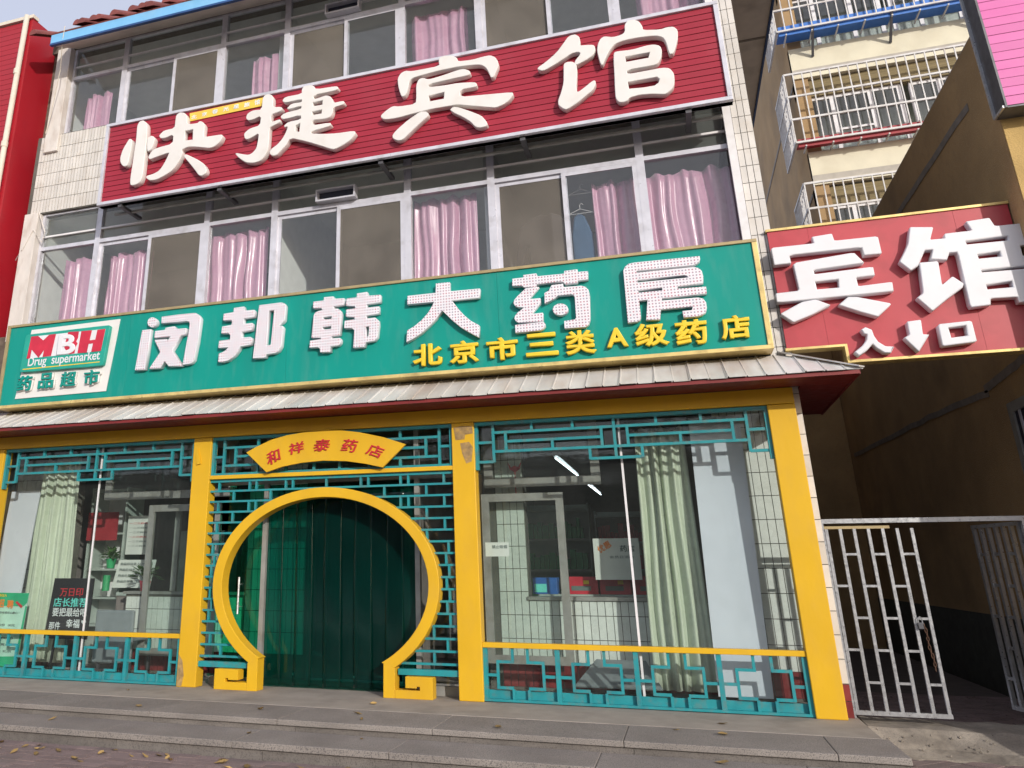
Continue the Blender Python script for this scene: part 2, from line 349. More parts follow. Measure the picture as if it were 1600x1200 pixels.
GLYPH = {
'kuai':[([(-6638,6913),(-6606,6914),(-6584,6878),(-6585,6786),(-6590,6701),(-6609,6511),(-6643,6486),(-6690,6501),(-6741,6570),(-6749,6656),(-6718,6773)],[]),([(-6498,7163),(-6442,7177),(-6384,7134),(-6356,7079),(-6342,6864),(-6342,6572),(-6347,6288),(-6372,6210),(-6429,6179),(-6503,6173),(-6534,6196),(-6542,6297),(-6527,6629),(-6517,6922),(-6526,7099)],[]),([(-6330,6868),(-6278,6902),(-6231,6880),(-6212,6840),(-6221,6768),(-6246,6687),(-6292,6659),(-6313,6669),(-6329,6776)],[]),([(-5897,7152),(-5838,7184),(-5759,7155),(-5720,7091),(-5714,6969),(-5550,6953),(-5510,6982),(-5458,6953),(-5428,6898),(-5439,6722),(-5354,6715),(-5162,6709),(-5136,6686),(-5164,6608),(-5252,6542),(-5334,6533),(-5433,6563),(-5582,6602),(-5668,6612),(-5765,6588),(-5738,6542),(-5778,6425),(-5860,6310),(-5973,6248),(-6112,6196),(-6223,6203),(-6285,6248),(-6284,6283),(-6175,6294),(-6082,6331),(-6021,6420),(-5964,6540),(-5955,6581),(-6115,6555),(-6260,6527),(-6284,6561),(-6272,6607),(-6219,6670),(-6134,6691),(-5913,6709),(-5913,6851),(-6052,6816),(-6116,6828),(-6147,6871),(-6115,6908),(-6070,6942),(-5905,6948),(-5904,7065)],[[(-5731,6874),(-5607,6870),(-5601,6714),(-5730,6719)]]),([(-5725,6486),(-5685,6508),(-5614,6466),(-5484,6385),(-5393,6311),(-5342,6221),(-5353,6166),(-5409,6136),(-5457,6149),(-5514,6228),(-5598,6335)],[])],
'jie':[([(-4571,7142),(-4539,7185),(-4480,7188),(-4431,7156),(-4411,7103),(-4420,6975),(-4292,6953),(-4268,6922),(-4311,6883),(-4431,6871),(-4435,6747),(-4316,6771),(-4293,6761),(-4297,6726),(-4369,6699),(-4442,6678),(-4446,6649),(-4448,6510),(-4451,6372),(-4489,6266),(-4553,6209),(-4653,6193),(-4757,6217),(-4830,6269),(-4892,6326),(-4932,6379),(-4909,6386),(-4826,6354),(-4731,6326),(-4676,6345),(-4623,6404),(-4608,6505),(-4599,6620),(-4694,6579),(-4761,6557),(-4803,6576),(-4820,6638),(-4805,6671),(-4739,6717),(-4590,6736),(-4582,6877),(-4702,6841),(-4772,6843),(-4805,6886),(-4792,6943),(-4747,6971),(-4689,6983),(-4577,6973)],[]),([(-4004,7157),(-3972,7199),(-3903,7199),(-3834,7176),(-3804,7115),(-3518,7102),(-3487,7077),(-3495,7049),(-3539,7037),(-3835,7033),(-3827,6969),(-3738,6981),(-3660,6994),(-3599,6969),(-3561,6914),(-3558,6860),(-3415,6862),(-3395,6835),(-3414,6807),(-3551,6794),(-3560,6709),(-3592,6659),(-3673,6648),(-3839,6668),(-3837,6590),(-3590,6582),(-3575,6550),(-3605,6528),(-3850,6503),(-3849,6472),(-3657,6432),(-3494,6410),(-3259,6401),(-3240,6362),(-3301,6284),(-3406,6226),(-3522,6187),(-3576,6202),(-3706,6270),(-3928,6378),(-4140,6464),(-4193,6371),(-4267,6305),(-4320,6252),(-4375,6245),(-4420,6276),(-4431,6323),(-4394,6362),(-4318,6405),(-4254,6474),(-4213,6547),(-4179,6639),(-4229,6637),(-4242,6659),(-4182,6706),(-3997,6712),(-4005,6774),(-4236,6755),(-4282,6776),(-4296,6808),(-4241,6851),(-4003,6863),(-3997,6909),(-4186,6891),(-4210,6913),(-4144,6971),(-3996,6962),(-3996,7008),(-4237,7000),(-4283,7040),(-4242,7092),(-4001,7090)],[[(-3839,6930),(-3701,6928),(-3704,6867),(-3840,6868)],[(-3844,6795),(-3708,6791),(-3713,6739),(-3844,6740)],[(-4072,6638),(-4008,6655),(-4017,6530),(-4077,6553)]])],
'bin':[([(-2154,7168),(-2138,7216),(-2070,7226),(-1971,7203),(-1918,7159),(-1910,7106),(-1725,7089),(-1594,7103),(-1508,7102),(-1447,7062),(-1415,6987),(-1415,6925),(-1453,6847),(-1479,6786),(-1516,6788),(-1532,6853),(-1568,6941),(-1624,6991),(-1709,7010),(-1904,7029),(-2124,7028),(-2303,7017),(-2461,7001),(-2507,6986),(-2536,6948),(-2549,6876),(-2568,6805),(-2597,6762),(-2636,6757),(-2663,6838),(-2683,6942),(-2687,7032),(-2646,7100),(-2582,7124),(-2503,7100),(-2401,7096),(-2143,7095)],[]),([(-2417,6960),(-2361,6973),(-2284,6931),(-2128,6947),(-1906,6985),(-1841,6983),(-1778,6950),(-1758,6915),(-1771,6881),(-2022,6874),(-2287,6863),(-2288,6820),(-2069,6804),(-1917,6802),(-1714,6770),(-1684,6739),(-1692,6698),(-1890,6704),(-1901,6604),(-1611,6573),(-1270,6537),(-1257,6504),(-1310,6433),(-1385,6390),(-1470,6366),(-1571,6393),(-1829,6469),(-1933,6502),(-2062,6505),(-2257,6508),(-2476,6492),(-2699,6470),(-2855,6477),(-2911,6519),(-2905,6554),(-2831,6612),(-2751,6651),(-2662,6627),(-2456,6622),(-2447,6730),(-2448,6879)],[[(-2290,6703),(-2090,6710),(-2100,6621),(-2285,6619)]]),([(-2399,6501),(-2323,6486),(-2292,6450),(-2304,6416),(-2393,6351),(-2528,6241),(-2628,6154),(-2699,6156),(-2759,6202),(-2758,6249),(-2702,6309),(-2556,6418)],[]),([(-2033,6451),(-1988,6484),(-1925,6467),(-1782,6383),(-1651,6298),(-1595,6212),(-1578,6162),(-1611,6140),(-1683,6137),(-1733,6164),(-1780,6236),(-1880,6326),(-1972,6391)],[])],
'guan':[([(-547,7155),(-492,7155),(-449,7111),(-442,7036),(-464,6992),(-331,6973),(-291,6954),(-283,6894),(-318,6825),(-399,6779),(-523,6731),(-532,6790),(-450,6881),(-479,6908),(-555,6906),(-637,6860),(-741,6806),(-867,6750),(-911,6747),(-958,6777),(-955,6802),(-856,6858),(-724,6958),(-634,7069),(-588,7131)],[]),([(-657,6780),(-622,6804),(-558,6796),(-519,6762),(-509,6715),(-514,6627),(-532,6480),(-539,6388),(-513,6383),(-433,6434),(-352,6491),(-321,6490),(-316,6446),(-358,6368),(-427,6322),(-530,6246),(-664,6176),(-704,6196),(-755,6255),(-753,6316),(-710,6418),(-675,6536),(-664,6673)],[]),([(62,7151),(106,7200),(169,7197),(226,7156),(256,7077),(254,7031),(439,6992),(513,7006),(583,6996),(619,6942),(612,6848),(579,6742),(543,6650),(502,6647),(491,6700),(480,6816),(452,6886),(376,6924),(193,6943),(36,6942),(-62,6920),(-123,6857),(-178,6767),(-224,6663),(-246,6693),(-260,6786),(-269,6878),(-252,6965),(-217,7028),(-171,7050),(-80,7015),(17,7024),(58,7053)],[]),([(-90,6798),(-66,6818),(119,6800),(256,6818),(348,6816),(414,6781),(428,6715),(407,6620),(366,6555),(303,6544),(34,6549),(31,6494),(225,6494),(406,6496),(482,6473),(518,6398),(516,6302),(493,6223),(440,6175),(397,6154),(275,6186),(138,6203),(26,6191),(6,6159),(-42,6145),(-91,6155),(-123,6210),(-119,6342),(-108,6524),(-101,6686)],[[(31,6729),(297,6723),(276,6656),(35,6655)],[(27,6396),(338,6389),(363,6359),(346,6315),(301,6288),(192,6288),(33,6304),(29,6359)]])],
'min':[([(-6262,4162),(-6132,4163),(-6161,3635),(-6313,3636)],[]),([(-6050,4248),(-6053,4228),(-6063,4210),(-6078,4197),(-6098,4189),(-6120,4188),(-6142,4194),(-6163,4205),(-6179,4222),(-6190,4241),(-6195,4263),(-6192,4283),(-6183,4301),(-6167,4314),(-6147,4322),(-6125,4323),(-6102,4317),(-6082,4305),(-6066,4289),(-6055,4269)],[]),([(-5983,4317),(-5757,4320),(-5534,4318),(-5486,4316),(-5438,4287),(-5403,4240),(-5402,4188),(-5421,3926),(-5454,3702),(-5482,3662),(-5510,3656),(-5614,3649),(-5590,3857),(-5562,4093),(-5555,4178),(-5575,4210),(-5609,4222),(-5735,4222),(-5980,4227)],[]),([(-5914,4161),(-5782,4169),(-5750,4128),(-5606,4127),(-5609,4046),(-5672,4034),(-5782,3848),(-5618,3639),(-5815,3647),(-5880,3720),(-5931,3634),(-6102,3637),(-5957,3846),(-6062,4014),(-5884,4011),(-5864,3979),(-5827,4040),(-6067,4038),(-6066,4132),(-5913,4133)],[])],
'bang':[([(-4936,4324),(-4794,4328),(-4787,4274),(-4649,4270),(-4638,4246),(-4642,4179),(-4787,4173),(-4785,4101),(-4667,4102),(-4658,4081),(-4665,4011),(-4802,4003),(-4804,3928),(-4681,3925),(-4658,3907),(-4667,3829),(-4811,3817),(-4829,3774),(-4882,3704),(-4964,3654),(-5055,3640),(-5109,3645),(-5106,3752),(-5056,3764),(-5010,3789),(-4979,3820),(-5119,3824),(-5114,3915),(-4975,3919),(-4961,3922),(-4961,3968),(-4985,3999),(-5091,4007),(-5085,4097),(-4958,4106),(-4949,4126),(-4954,4165),(-5078,4173),(-5075,4262),(-4937,4269)],[]),([(-4582,4323),(-4284,4326),(-4240,4311),(-4219,4276),(-4225,4095),(-4252,4065),(-4322,4027),(-4252,4024),(-4239,3998),(-4255,3773),(-4290,3711),(-4334,3691),(-4451,3689),(-4460,3645),(-4632,3651),(-4609,3985)],[[(-4439,4237),(-4373,4237),(-4398,3801),(-4464,3795)]])],
'han':[([(-3714,4331),(-3590,4327),(-3584,4296),(-3450,4290),(-3454,4205),(-3585,4203),(-3582,4170),(-3528,4167),(-3496,4141),(-3481,4099),(-3497,3839),(-3604,3837),(-3613,3806),(-3498,3804),(-3481,3783),(-3484,3744),(-3509,3714),(-3612,3712),(-3614,3645),(-3745,3649),(-3752,3697),(-3781,3715),(-3886,3718),(-3880,3803),(-3745,3811),(-3741,3826),(-3862,3837),(-3843,4113),(-3821,4151),(-3779,4163),(-3728,4170),(-3744,4196),(-3854,4203),(-3852,4289),(-3715,4290)],[[(-3722,4083),(-3605,4082),(-3610,4049),(-3710,4051)],[(-3725,3960),(-3609,3961),(-3614,3925),(-3713,3927)]]),([(-3288,4331),(-3158,4336),(-3152,4287),(-2992,4281),(-2992,4190),(-3164,4185),(-3162,4141),(-3010,4141),(-3010,4054),(-3170,4047),(-3167,4008),(-3056,4008),(-3018,3973),(-3012,3918),(-3027,3772),(-3060,3729),(-3171,3723),(-3185,3666),(-3329,3667),(-3317,3877),(-3348,3908),(-3446,3917),(-3439,4007),(-3312,4014),(-3319,4039),(-3426,4058),(-3422,4145),(-3307,4149),(-3315,4174),(-3428,4194),(-3421,4282),(-3290,4283)],[[(-3175,3910),(-3132,3910),(-3140,3790),(-3168,3789)]])],
'da':[([(-2316,4343),(-2152,4341),(-2152,4229),(-1803,4223),(-1812,4116),(-2133,4118),(-2063,4012),(-1989,3921),(-1921,3854),(-1829,3793),(-1836,3654),(-1932,3714),(-2042,3792),(-2138,3884),(-2248,4009),(-2321,3917),(-2393,3849),(-2495,3768),(-2597,3709),(-2679,3675),(-2667,3815),(-2589,3853),(-2494,3920),(-2413,4003),(-2355,4096),(-2342,4122),(-2665,4126),(-2659,4231),(-2320,4231)],[])],
'yao':[([(-1308,4326),(-1162,4327),(-1152,4292),(-864,4288),(-857,4319),(-717,4320),(-717,4289),(-608,4286),(-612,4192),(-720,4191),(-726,4166),(-862,4166),(-877,4192),(-916,4200),(-1164,4201),(-1170,4172),(-1307,4177),(-1320,4194),(-1347,4204),(-1437,4210),(-1430,4296),(-1309,4297)],[]),([(-1288,4168),(-1143,4165),(-1265,4037),(-1138,4036),(-1140,3978),(-1243,3866),(-1120,3867),(-1123,3770),(-1391,3779),(-1423,3804),(-1435,3834),(-1425,3863),(-1395,3896),(-1321,3947),(-1389,3958),(-1422,3980),(-1435,4011),(-1423,4046),(-1393,4080)],[]),([(-1431,3758),(-1120,3763),(-1105,3743),(-1104,3715),(-1131,3681),(-1162,3670),(-1432,3668)],[]),([(-1006,4171),(-882,4173),(-879,4134),(-691,4128),(-647,4110),(-618,4071),(-611,4013),(-627,3745),(-646,3691),(-681,3662),(-903,3666),(-901,3751),(-785,3757),(-774,3774),(-770,4002),(-780,4032),(-805,4041),(-945,4043),(-981,4015),(-1094,3966),(-1089,4089),(-1039,4113)],[]),([(-849,3876),(-855,3856),(-868,3838),(-888,3826),(-912,3818),(-937,3818),(-962,3824),(-985,3836),(-1001,3852),(-1011,3872),(-1013,3893),(-1007,3914),(-994,3931),(-974,3944),(-950,3951),(-924,3951),(-899,3945),(-877,3933),(-860,3917),(-851,3897)],[])],
'fang':[([(-241,4247),(-220,4287),(-179,4317),(-121,4324),(534,4313),(535,4279),(525,4253),(499,4232),(461,4219),(-107,4230),(-110,4207),(465,4200),(510,4182),(535,4148),(541,4085),(534,4014),(280,4010),(280,3983),(555,3974),(553,3900),(115,3898),(111,3871),(460,3866),(511,3850),(534,3807),(535,3747),(520,3701),(487,3678),(439,3666),(301,3667),(298,3738),(390,3739),(401,3775),(93,3777),(73,3670),(-66,3677),(-30,3894),(-113,3896),(-113,3720),(-123,3687),(-150,3669),(-250,3665)],[[(-109,4124),(364,4121),(389,4107),(396,4093),(-111,4096)],[(-112,4011),(129,4011),(127,3983),(-109,3983)]])],
'rbin':[([(1238,4377),(1641,4374),(1630,4446),(1819,4457),(1829,4377),(2217,4373),(2220,4184),(2060,4184),(2055,4271),(1399,4272),(1402,4185),(1239,4180)],[]),([(1416,4186),(1979,4229),(2051,4112),(2032,4104),(1591,4086),(1595,4043),(2119,4059),(2120,3966),(1955,3963),(1957,3873),(2254,3884),(2250,3785),(1206,3779),(1208,3882),(1429,3887)],[[(1587,3967),(1795,3963),(1788,3879),(1591,3881)]]),([(1439,3767),(1564,3778),(1688,3706),(1511,3625),(1327,3560),(1219,3663)],[]),([(1848,3772),(1931,3763),(2211,3666),(2072,3543),(1932,3606),(1751,3699)],[])],
'rguan':[([(2507,4430),(2703,4402),(2652,4275),(2793,4272),(2795,4215),(2782,4117),(2748,4047),(2613,4073),(2651,4168),(2588,4172),(2501,4020),(2431,3975),(2349,4081),(2415,4182),(2458,4261),(2480,4343)],[]),([(2514,4052),(2675,4048),(2660,3803),(2761,3881),(2837,3799),(2822,3760),(2679,3664),(2531,3552),(2427,3700),(2488,3742)],[])],
'rguan2':[([(2776,4322),(3010,4323),(2977,4422),(3177,4433),(3204,4342),(3512,4339),(3498,4104),(3389,3563),(3228,3564),(3228,3619),(3020,3626),(3007,3565),(2839,3556),(2848,4117),(2768,4116)],[[(2937,4225),(3283,4228),(3280,4183),(2942,4186)],[(3005,4076),(3187,4080),(3190,4031),(3008,4030)],[(3004,3917),(3393,3916),(3386,3885),(3005,3892)],[(3012,3767),(3218,3778),(3218,3720),(3014,3719)],[(3361,4114),(3438,4120),(3428,4016),(3359,4017)]])],
'ru':[([(1901,3430),(1947,3453),(1996,3421),(2005,3356),(2029,3298),(2081,3250),(2153,3239),(2115,3179),(2062,3184),(2004,3236),(1978,3278),(1919,3220),(1843,3171),(1809,3214),(1887,3270),(1931,3323),(1947,3377),(1921,3388)],[])],
'arrow':[([(2301,3474),(2421,3480),(2411,3337),(2462,3329),(2345,3167),(2248,3317),(2299,3344)],[])],
'kou':[([(2548,3423),(2826,3431),(2828,3225),(2542,3204)],[[(2627,3384),(2770,3388),(2766,3292),(2632,3281)]])],
'logo_white':[([(-8111,4357),(-6667,4371),(-6765,3410),(-8226,3403)],[])],
'logo_plate':[([(-8110,4277),(-6797,4284),(-6773,4266),(-6815,3756),(-6837,3738),(-8130,3750),(-8157,3766),(-8143,4259)],[])],
'logo_band':[([(-8042,4240),(-6834,4234),(-6867,3936),(-8067,3931)],[])],
'logo_M':[([(-8042,4240),(-7928,4239),(-7829,4167),(-7743,4238),(-7630,4239),(-7666,3937),(-7802,3934),(-7793,4032),(-7868,3929),(-8005,4054),(-8011,3934),(-8067,3931)],[])],
'logo_B':[([(-7429,4247),(-7257,4238),(-7259,4149),(-7281,4103),(-7254,4074),(-7283,4015),(-7286,3941),(-7374,3935),(-7462,4031),(-7442,4193)],[])],
'logo_H':[([(-7217,4238),(-7048,4235),(-7067,4098),(-6976,4099),(-6960,4232),(-6834,4234),(-6867,3936),(-7018,3936),(-7005,4052),(-7076,4049),(-7088,3934),(-7237,3937)],[])],
'logo_line':[([(-8109,3794),(-6867,3796),(-6868,3785),(-8111,3780)],[])],
}
YELLOW= [('北', -2.441, 3.515, 0.342, 0.25), ('京', -2.019, 3.512, 0.331, 0.255), ('市', -1.591, 3.512, 0.346, 0.251), ('三', -1.16, 3.52, 0.346, 0.25), ('类', -0.752, 3.508, 0.321, 0.259), ('A', -0.375, 3.526, 0.22, 0.204), ('级', -0.03, 3.524, 0.338, 0.245), ('药', 0.357, 3.513, 0.312, 0.257), ('店', 0.774, 3.526, 0.279, 0.241)]
GREEN= [('药', -8.057, 3.595, 0.237, 0.205), ('品', -7.704, 3.605, 0.24, 0.207), ('超', -7.345, 3.599, 0.242, 0.203), ('市', -6.977, 3.598, 0.236, 0.195)]
FAN= [('和', -4.34, 2.471, 0.207, 0.147), ('祥', -4.052, 2.559, 0.213, 0.128), ('泰', -3.736, 2.575, 0.219, 0.136), ('药', -3.392, 2.554, 0.214, 0.143), ('店', -3.085, 2.482, 0.228, 0.132)]
STRIP= [('北', -5.658, 7.113, 0.076, 0.049), ('京', -5.496, 7.125, 0.071, 0.049), ('春', -5.331, 7.133, 0.083, 0.054), ('光', -5.165, 7.139, 0.083, 0.053), ('星', -5.006, 7.144, 0.077, 0.049), ('旅', -4.844, 7.141, 0.081, 0.057), ('馆', -4.688, 7.146, 0.076, 0.062)]

# ================================================================ SETTING: ground
ground = obj('ground', B(-60, 60, -60, -9, -.36, -.26), m['asphalt'], kind='structure')
pave = obj('pavement', B(-30, 30, -9, .1, -.34, -.222), m['sand'], kind='structure')
rnd = random.Random(5)
def paver(x, y, a=0):
    o = piece('paving_brick', m['paver'], pave, x - .098, x + .098, y - .048, y + .048, -.25, -.21 + rnd.uniform(-.003, .003), (rnd.uniform(-.006, .006), rnd.uniform(-.006, .006), a))
    return o
for j in range(14):                    # running bond in front of the lowest step
    y = -2.08 - .104 * j
    x0 = -6.6 + .15 * j
    n = 24 if j < 3 else 19 if j < 10 else 0
    for i in range(n):
        paver(x0 + .2 * i + (.1 if j % 2 else 0), y)
for j in range(16):                    # 45 degree bond on the right of the steps
    for i in range(12):
        x = 1.5 + .2 * i * .7071 - .104 * j * .7071 + .62; y = -1.75 + .2 * i * .7071 + .104 * j * .7071 - .1
        if x > 1.46 and y < -.28: paver(x, y, R(45))
far_pave = MB()
for j in range(30):
    for i in range(60):
        far_pave.box(-6.2 + .2 * i + (.1 if j % 2 else 0), -6.204 + .2 * (i + 1) + (.1 if j % 2 else 0), -6.6 + .104 * j, -6.504 + .104 * j, -.24, -.212)
obj('paving_brick', far_pave, m['paver'], pave, kind='stuff')
steps = obj('steps', B(-12, 1.30, -1.92, .2, -.35, -.10), m['grout'], kind='structure')
def run(x0, x1, n, fn):
    rr = random.Random(n + int(x0 * 7)); xs = [x0]
    while xs[-1] < x1 - .3: xs.append(min(x1, xs[-1] + rr.uniform(1.25, 1.6)))
    xs[-1] = x1
    for a, b in zip(xs, xs[1:]): fn(a + .002, b - .002)
obj('landing', B(-12, 1.32, -.80, 1.02, -.12, .0), m['concrete'], steps, bevel=.008)
run(-12, 1.36, 3, lambda a, b: obj('granite_slab', B(a, b, -1.50, -.803, -.048, rnd.uniform(-.003, .001)), m['granite'], steps, bevel=.006))
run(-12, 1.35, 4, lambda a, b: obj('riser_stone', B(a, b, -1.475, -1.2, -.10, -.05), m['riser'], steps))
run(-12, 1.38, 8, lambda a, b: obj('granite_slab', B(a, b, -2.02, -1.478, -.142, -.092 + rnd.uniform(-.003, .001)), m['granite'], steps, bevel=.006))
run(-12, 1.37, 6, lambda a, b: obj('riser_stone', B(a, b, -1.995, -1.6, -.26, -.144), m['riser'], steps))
alley = obj('alley_floor', B(1.27, 9, .55, 14, -.4, -.16), m['sand'], kind='structure')
for j in range(26):
    for i in range(10):
        x = 1.40 + .2 * i + (.1 if j % 2 else 0); y = .62 + .104 * j
        piece('paving_brick', m['paver'], alley, x - .098, x + .098, y - .048, y + .048, -.2, -.148 + rnd.uniform(-.004, .004))
sill = MB(); yy0 = -.62
pr = [(-.30, -.206), (-.12, -.165), (.06, -.045), (.5, -.03), (.58, -.14), (.58, -.3), (-.30, -.3)]
for k in range(14):
    x = 1.365 + k * 2.2 / 13; jz = rnd.uniform(-.010, .008); jy = rnd.uniform(-.05, .05)
    for (y, z) in pr: sill.v.append((x, y + (jy if y < 0 else 0), z + (jz if z > -.2 else 0)))
for k in range(13):
    for q in range(7): sill.f.append((k * 7 + q, k * 7 + (q + 1) % 7, (k + 1) * 7 + (q + 1) % 7, (k + 1) * 7 + q))
sill.f += [tuple(range(7)), tuple(range(91, 98))]
obj('threshold', sill, m['oldcon'], kind='structure')
rub = MB()
for k in range(26):
    x, y, q = rnd.uniform(1.4, 2.3), rnd.uniform(-.28, .08), rnd.uniform(.004, .011)
    z = -.206 + max(0, (y + .30) / .36) * .15
    rub.bar((x, y, z - .004), (x + q, y + rnd.uniform(-q, q), z + q * .8), q, q * 1.2)
obj('rubble', rub, m['oldcon'], kind='stuff')

# ================================================================ HOTEL BUILDING
hotel = thing('hotel_building', (-3.7, 3, 0), 'white tiled three-storey hotel with rows of sliding windows and pink curtains', 'building')
X0, X1 = -8.50, 1.08
MXF = [[-8.50, -7.46, -5.65, -4.62, -2.76, -1.69, .06, 1.08], [-8.34, -7.34, -5.60, -4.55, -2.81, -1.75, -.01, 1.04]]
FL = [(4.40, 5.72, 5.91, 6.28), (7.30, 8.63, 8.83, 9.17)]      # sill, transom, thin bar, head
wl = MB()
wl.box(-9.4, 1.27, .17, .42, 2.95, 4.40)
wl.box(-8.78, 1.27, .19, .42, 6.28, 7.30)
wl.box(-8.78, 1.27, .17, .42, 9.17, 9.6)
wl.box(1.085, 1.27, .165, .42, 0, 9.6)
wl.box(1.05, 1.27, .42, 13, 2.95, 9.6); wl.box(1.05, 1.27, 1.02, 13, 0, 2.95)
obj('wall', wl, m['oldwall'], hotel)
obj('side_recess', B(-9.4, -8.78, .46, .6, 4.4, 9.4), m['oldwall'], hotel)
sp = obj('spandrel', B(-8.78, -6.9, .16, .188, 6.28, 7.615), m['grout'], hotel)
for r_ in range(6):
    for c_ in range(30):
        x = -8.70 + .0553 * c_
        piece('tile', m['tile'], sp, x, x + .044, .146 + rnd.uniform(0, .003), .163, 6.295 + .2185 * r_, 6.295 + .2185 * r_ + .211)
for k, (za, zb) in enumerate(((4.3, 6.28), (7.30, 9.17))):
    obj('pilaster', B(-8.76 + .16 * k, -8.505 + .16 * k, .10, .30, za, zb), m['plaster'], hotel, bevel=.006)
pier = obj('tile_pier', B(1.085, 1.288, .152, .165, 0, 9.3), m['grout'], hotel)
for r_ in range(29):
    for c_ in range(3):
        z = 2.95 + .205 * r_; x = 1.09 + .0665 * c_
        piece('tile', m['tile'], pier, x, x + .060, .140 + rnd.uniform(0, .003), .155, z, z + .198)
for r_ in range(14):
    z = .275 + .2 * r_
    piece('tile', m['tile'], pier, 1.222, 1.286, .140, .155, z, z + .193)
for r_ in range(2): piece('tile', m['rtile'], pier, 1.222, 1.286, .140, .155, .0 + .136 * r_, .13 + .136 * r_)
rm = MB()
for (s_, t_, b_, h_) in FL:
    rm.box(-8.7, 1.05, .42, 3.6, s_ - .45, s_ - .35); rm.box(-8.7, 1.05, .42, 3.6, h_ + .02, h_ + .12)
    for x in (-8.78, -4.78, -1.82): rm.box(x, x + .12, .42, 3.6, s_ - .35, h_ + .02)
    rm.box(-8.7, 1.05, 3.0, 3.1, s_ - .35, h_ + .02)
obj('room_wall', rm, m['room'], hotel)
wfr = MB()
for (s_, t_, b_, h_) in FL:             # pipe-like conduit and interior door boxes seen through the panes
    for x in (-6.9, -3.3, -.9): wfr.box(x, x + .8, 2.93, 3.0, s_ - .35, s_ + 1.6)
obj('room_door', wfr, m['lgrey'], hotel)
def window(i, fl):
    s_, t_, b_, h_ = FL[fl]; a, b = MXF[fl][i], MXF[fl][i + 1]; wide = i % 2 == 1
    fr = MB(); y0, y1 = .20, .27; f = .045
    fr.box(a, a + f, y0, y1, s_, h_); fr.box(b - f, b, y0, y1, s_, h_)
    fr.box(a + f, b - f, y0 + .002, y1 - .002, s_, s_ + f); fr.box(a + f, b - f, y0 + .002, y1 - .002, h_ - .03, h_); fr.box(a + f, b - f, y0 + .002, y1 - .002, t_ - .03, t_ + .025)
    W = obj('window', fr, m['alu'], hotel)
    obj('transom_bar', B(a + f, b - f, .205, .235, b_ - .012, b_ + .014), m['white'], W)
    obj('transom_pane', B(a + f, b - f, .240, .246, t_ + .025, h_ - .03), m['tglass'], W)
    if wide:
        mid = (a + b) / 2 + (.05 if fl else 0); scr = {(1, 0): 1, (3, 0): 1, (5, 0): 0, (1, 1): 1, (3, 1): 0, (5, 1): 0}[(i, fl)]
        for k, (p, q) in enumerate(((a + f, mid + .03), (mid - .03, b - f))):
            y = .245 if k == 0 else .215; sh = MB(); g = .05; z0, z1 = s_ + f, t_ - .03
            sh.box(p, p + g, y - .012, y + .012, z0, z1); sh.box(q - g, q, y - .012, y + .012, z0, z1)
            sh.box(p + g, q - g, y - .011, y + .011, z0, z0 + g); sh.box(p + g, q - g, y - .011, y + .011, z1 - g, z1)
            S = obj('sash', sh, m['alu'], W)
            obj('pane', B(p + g, q - g, y - .003, y + .003, z0 + g, z1 - g), m['screen'] if k == scr else m['glass'], W)
    else:
        obj('pane', B(a + f, b - f, .240, .246, s_ + f, t_ - .03), m['glass'], W)
    if i == 3:                          # small tilted vent casement standing open in the transom
        xa, xb = (-3.98, -3.43) if fl == 0 else (-3.92, -3.40); z0 = t_ + .03; z1 = z0 + .17
        vb = MB(); y0, y1 = .09, .20; g = .022
        vb.box(xa, xb, y0, y1, z0, z0 + g); vb.box(xa, xb, y0, y1, z1 - g, z1); vb.box(xa, xa + g, y0, y1, z0 + g, z1 - g); vb.box(xb - g, xb, y0, y1, z0 + g, z1 - g)
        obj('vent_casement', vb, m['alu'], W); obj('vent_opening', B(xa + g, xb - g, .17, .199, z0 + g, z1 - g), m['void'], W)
for fl in (0, 1):
    for i in range(7): window(i, fl)
obj('corner_frame', B(1.00, 1.083, .12, .19, 4.4, 9.17), m['white'], hotel)
# eaves
rf = MB().quadslab((-8.28, -.38, 8.845), (2.08, -.38, 8.845), (2.08, .42, 9.30), (-8.28, .42, 9.30), -.03)
roof = obj('eave_soffit', rf, m['soffit'], hotel)
obj('side_soffit', B(1.27, 2.09, .43, 13, 8.86, 8.92), m['soffit'], hotel)
obj('soffit_crack', B(1.27, 2.08, 3.0, 3.05, 8.852, 8.861), m['mortar'], hotel)
obj('fascia', B(-8.28, 2.12, -.41, -.38, 8.86, 9.03), m['blue'], hotel)
obj('fascia_edge', B(-8.28, 2.12, -.42, -.37, 8.825, 8.858), m['dblue'], hotel)
obj('side_fascia', B(2.095, 2.125, -.37, 13, 8.84, 9.03), m['dblue'], hotel)
deck = obj('roof_deck', MB().quadslab((-8.28, -.42, 9.035), (2.2, -.42, 9.035), (2.2, 2.2, 10.3), (-8.28, 2.2, 10.3), .02), m['rooftile'], hotel)
tp = MB(); n = 8
for ring in (0, 1):
    for k in range(n + 1):
        q = math.pi * k / n; y = -.47 + ring * 1.0; z = 9.035 + ring * .49
        tp.v.append((.055 * math.cos(q), y, z + .075 * math.sin(q)))
for k in range(n): tp.f.append((k, k + 1, n + 2 + k, n + 1 + k))
tp.f.append(tuple(range(n + 1))); tp.f.append(tuple(range(n + 1, 2 * n + 2)))
tme = tp.mesh('roof_tile'); tme.materials.append(m['rooftile'])
for k in range(62):
    o = bpy.data.objects.new('roof_tile', tme); o.location = (-8.22 + .168 * k, rnd.uniform(-.01, .01), -9.035 * .25 + .03 + rnd.uniform(-.006, .006)); o.rotation_euler = (0, rnd.uniform(-.06, .06), rnd.uniform(-.015, .015)); place(o, deck)
    o.scale = (1.25, 1, 1.25)
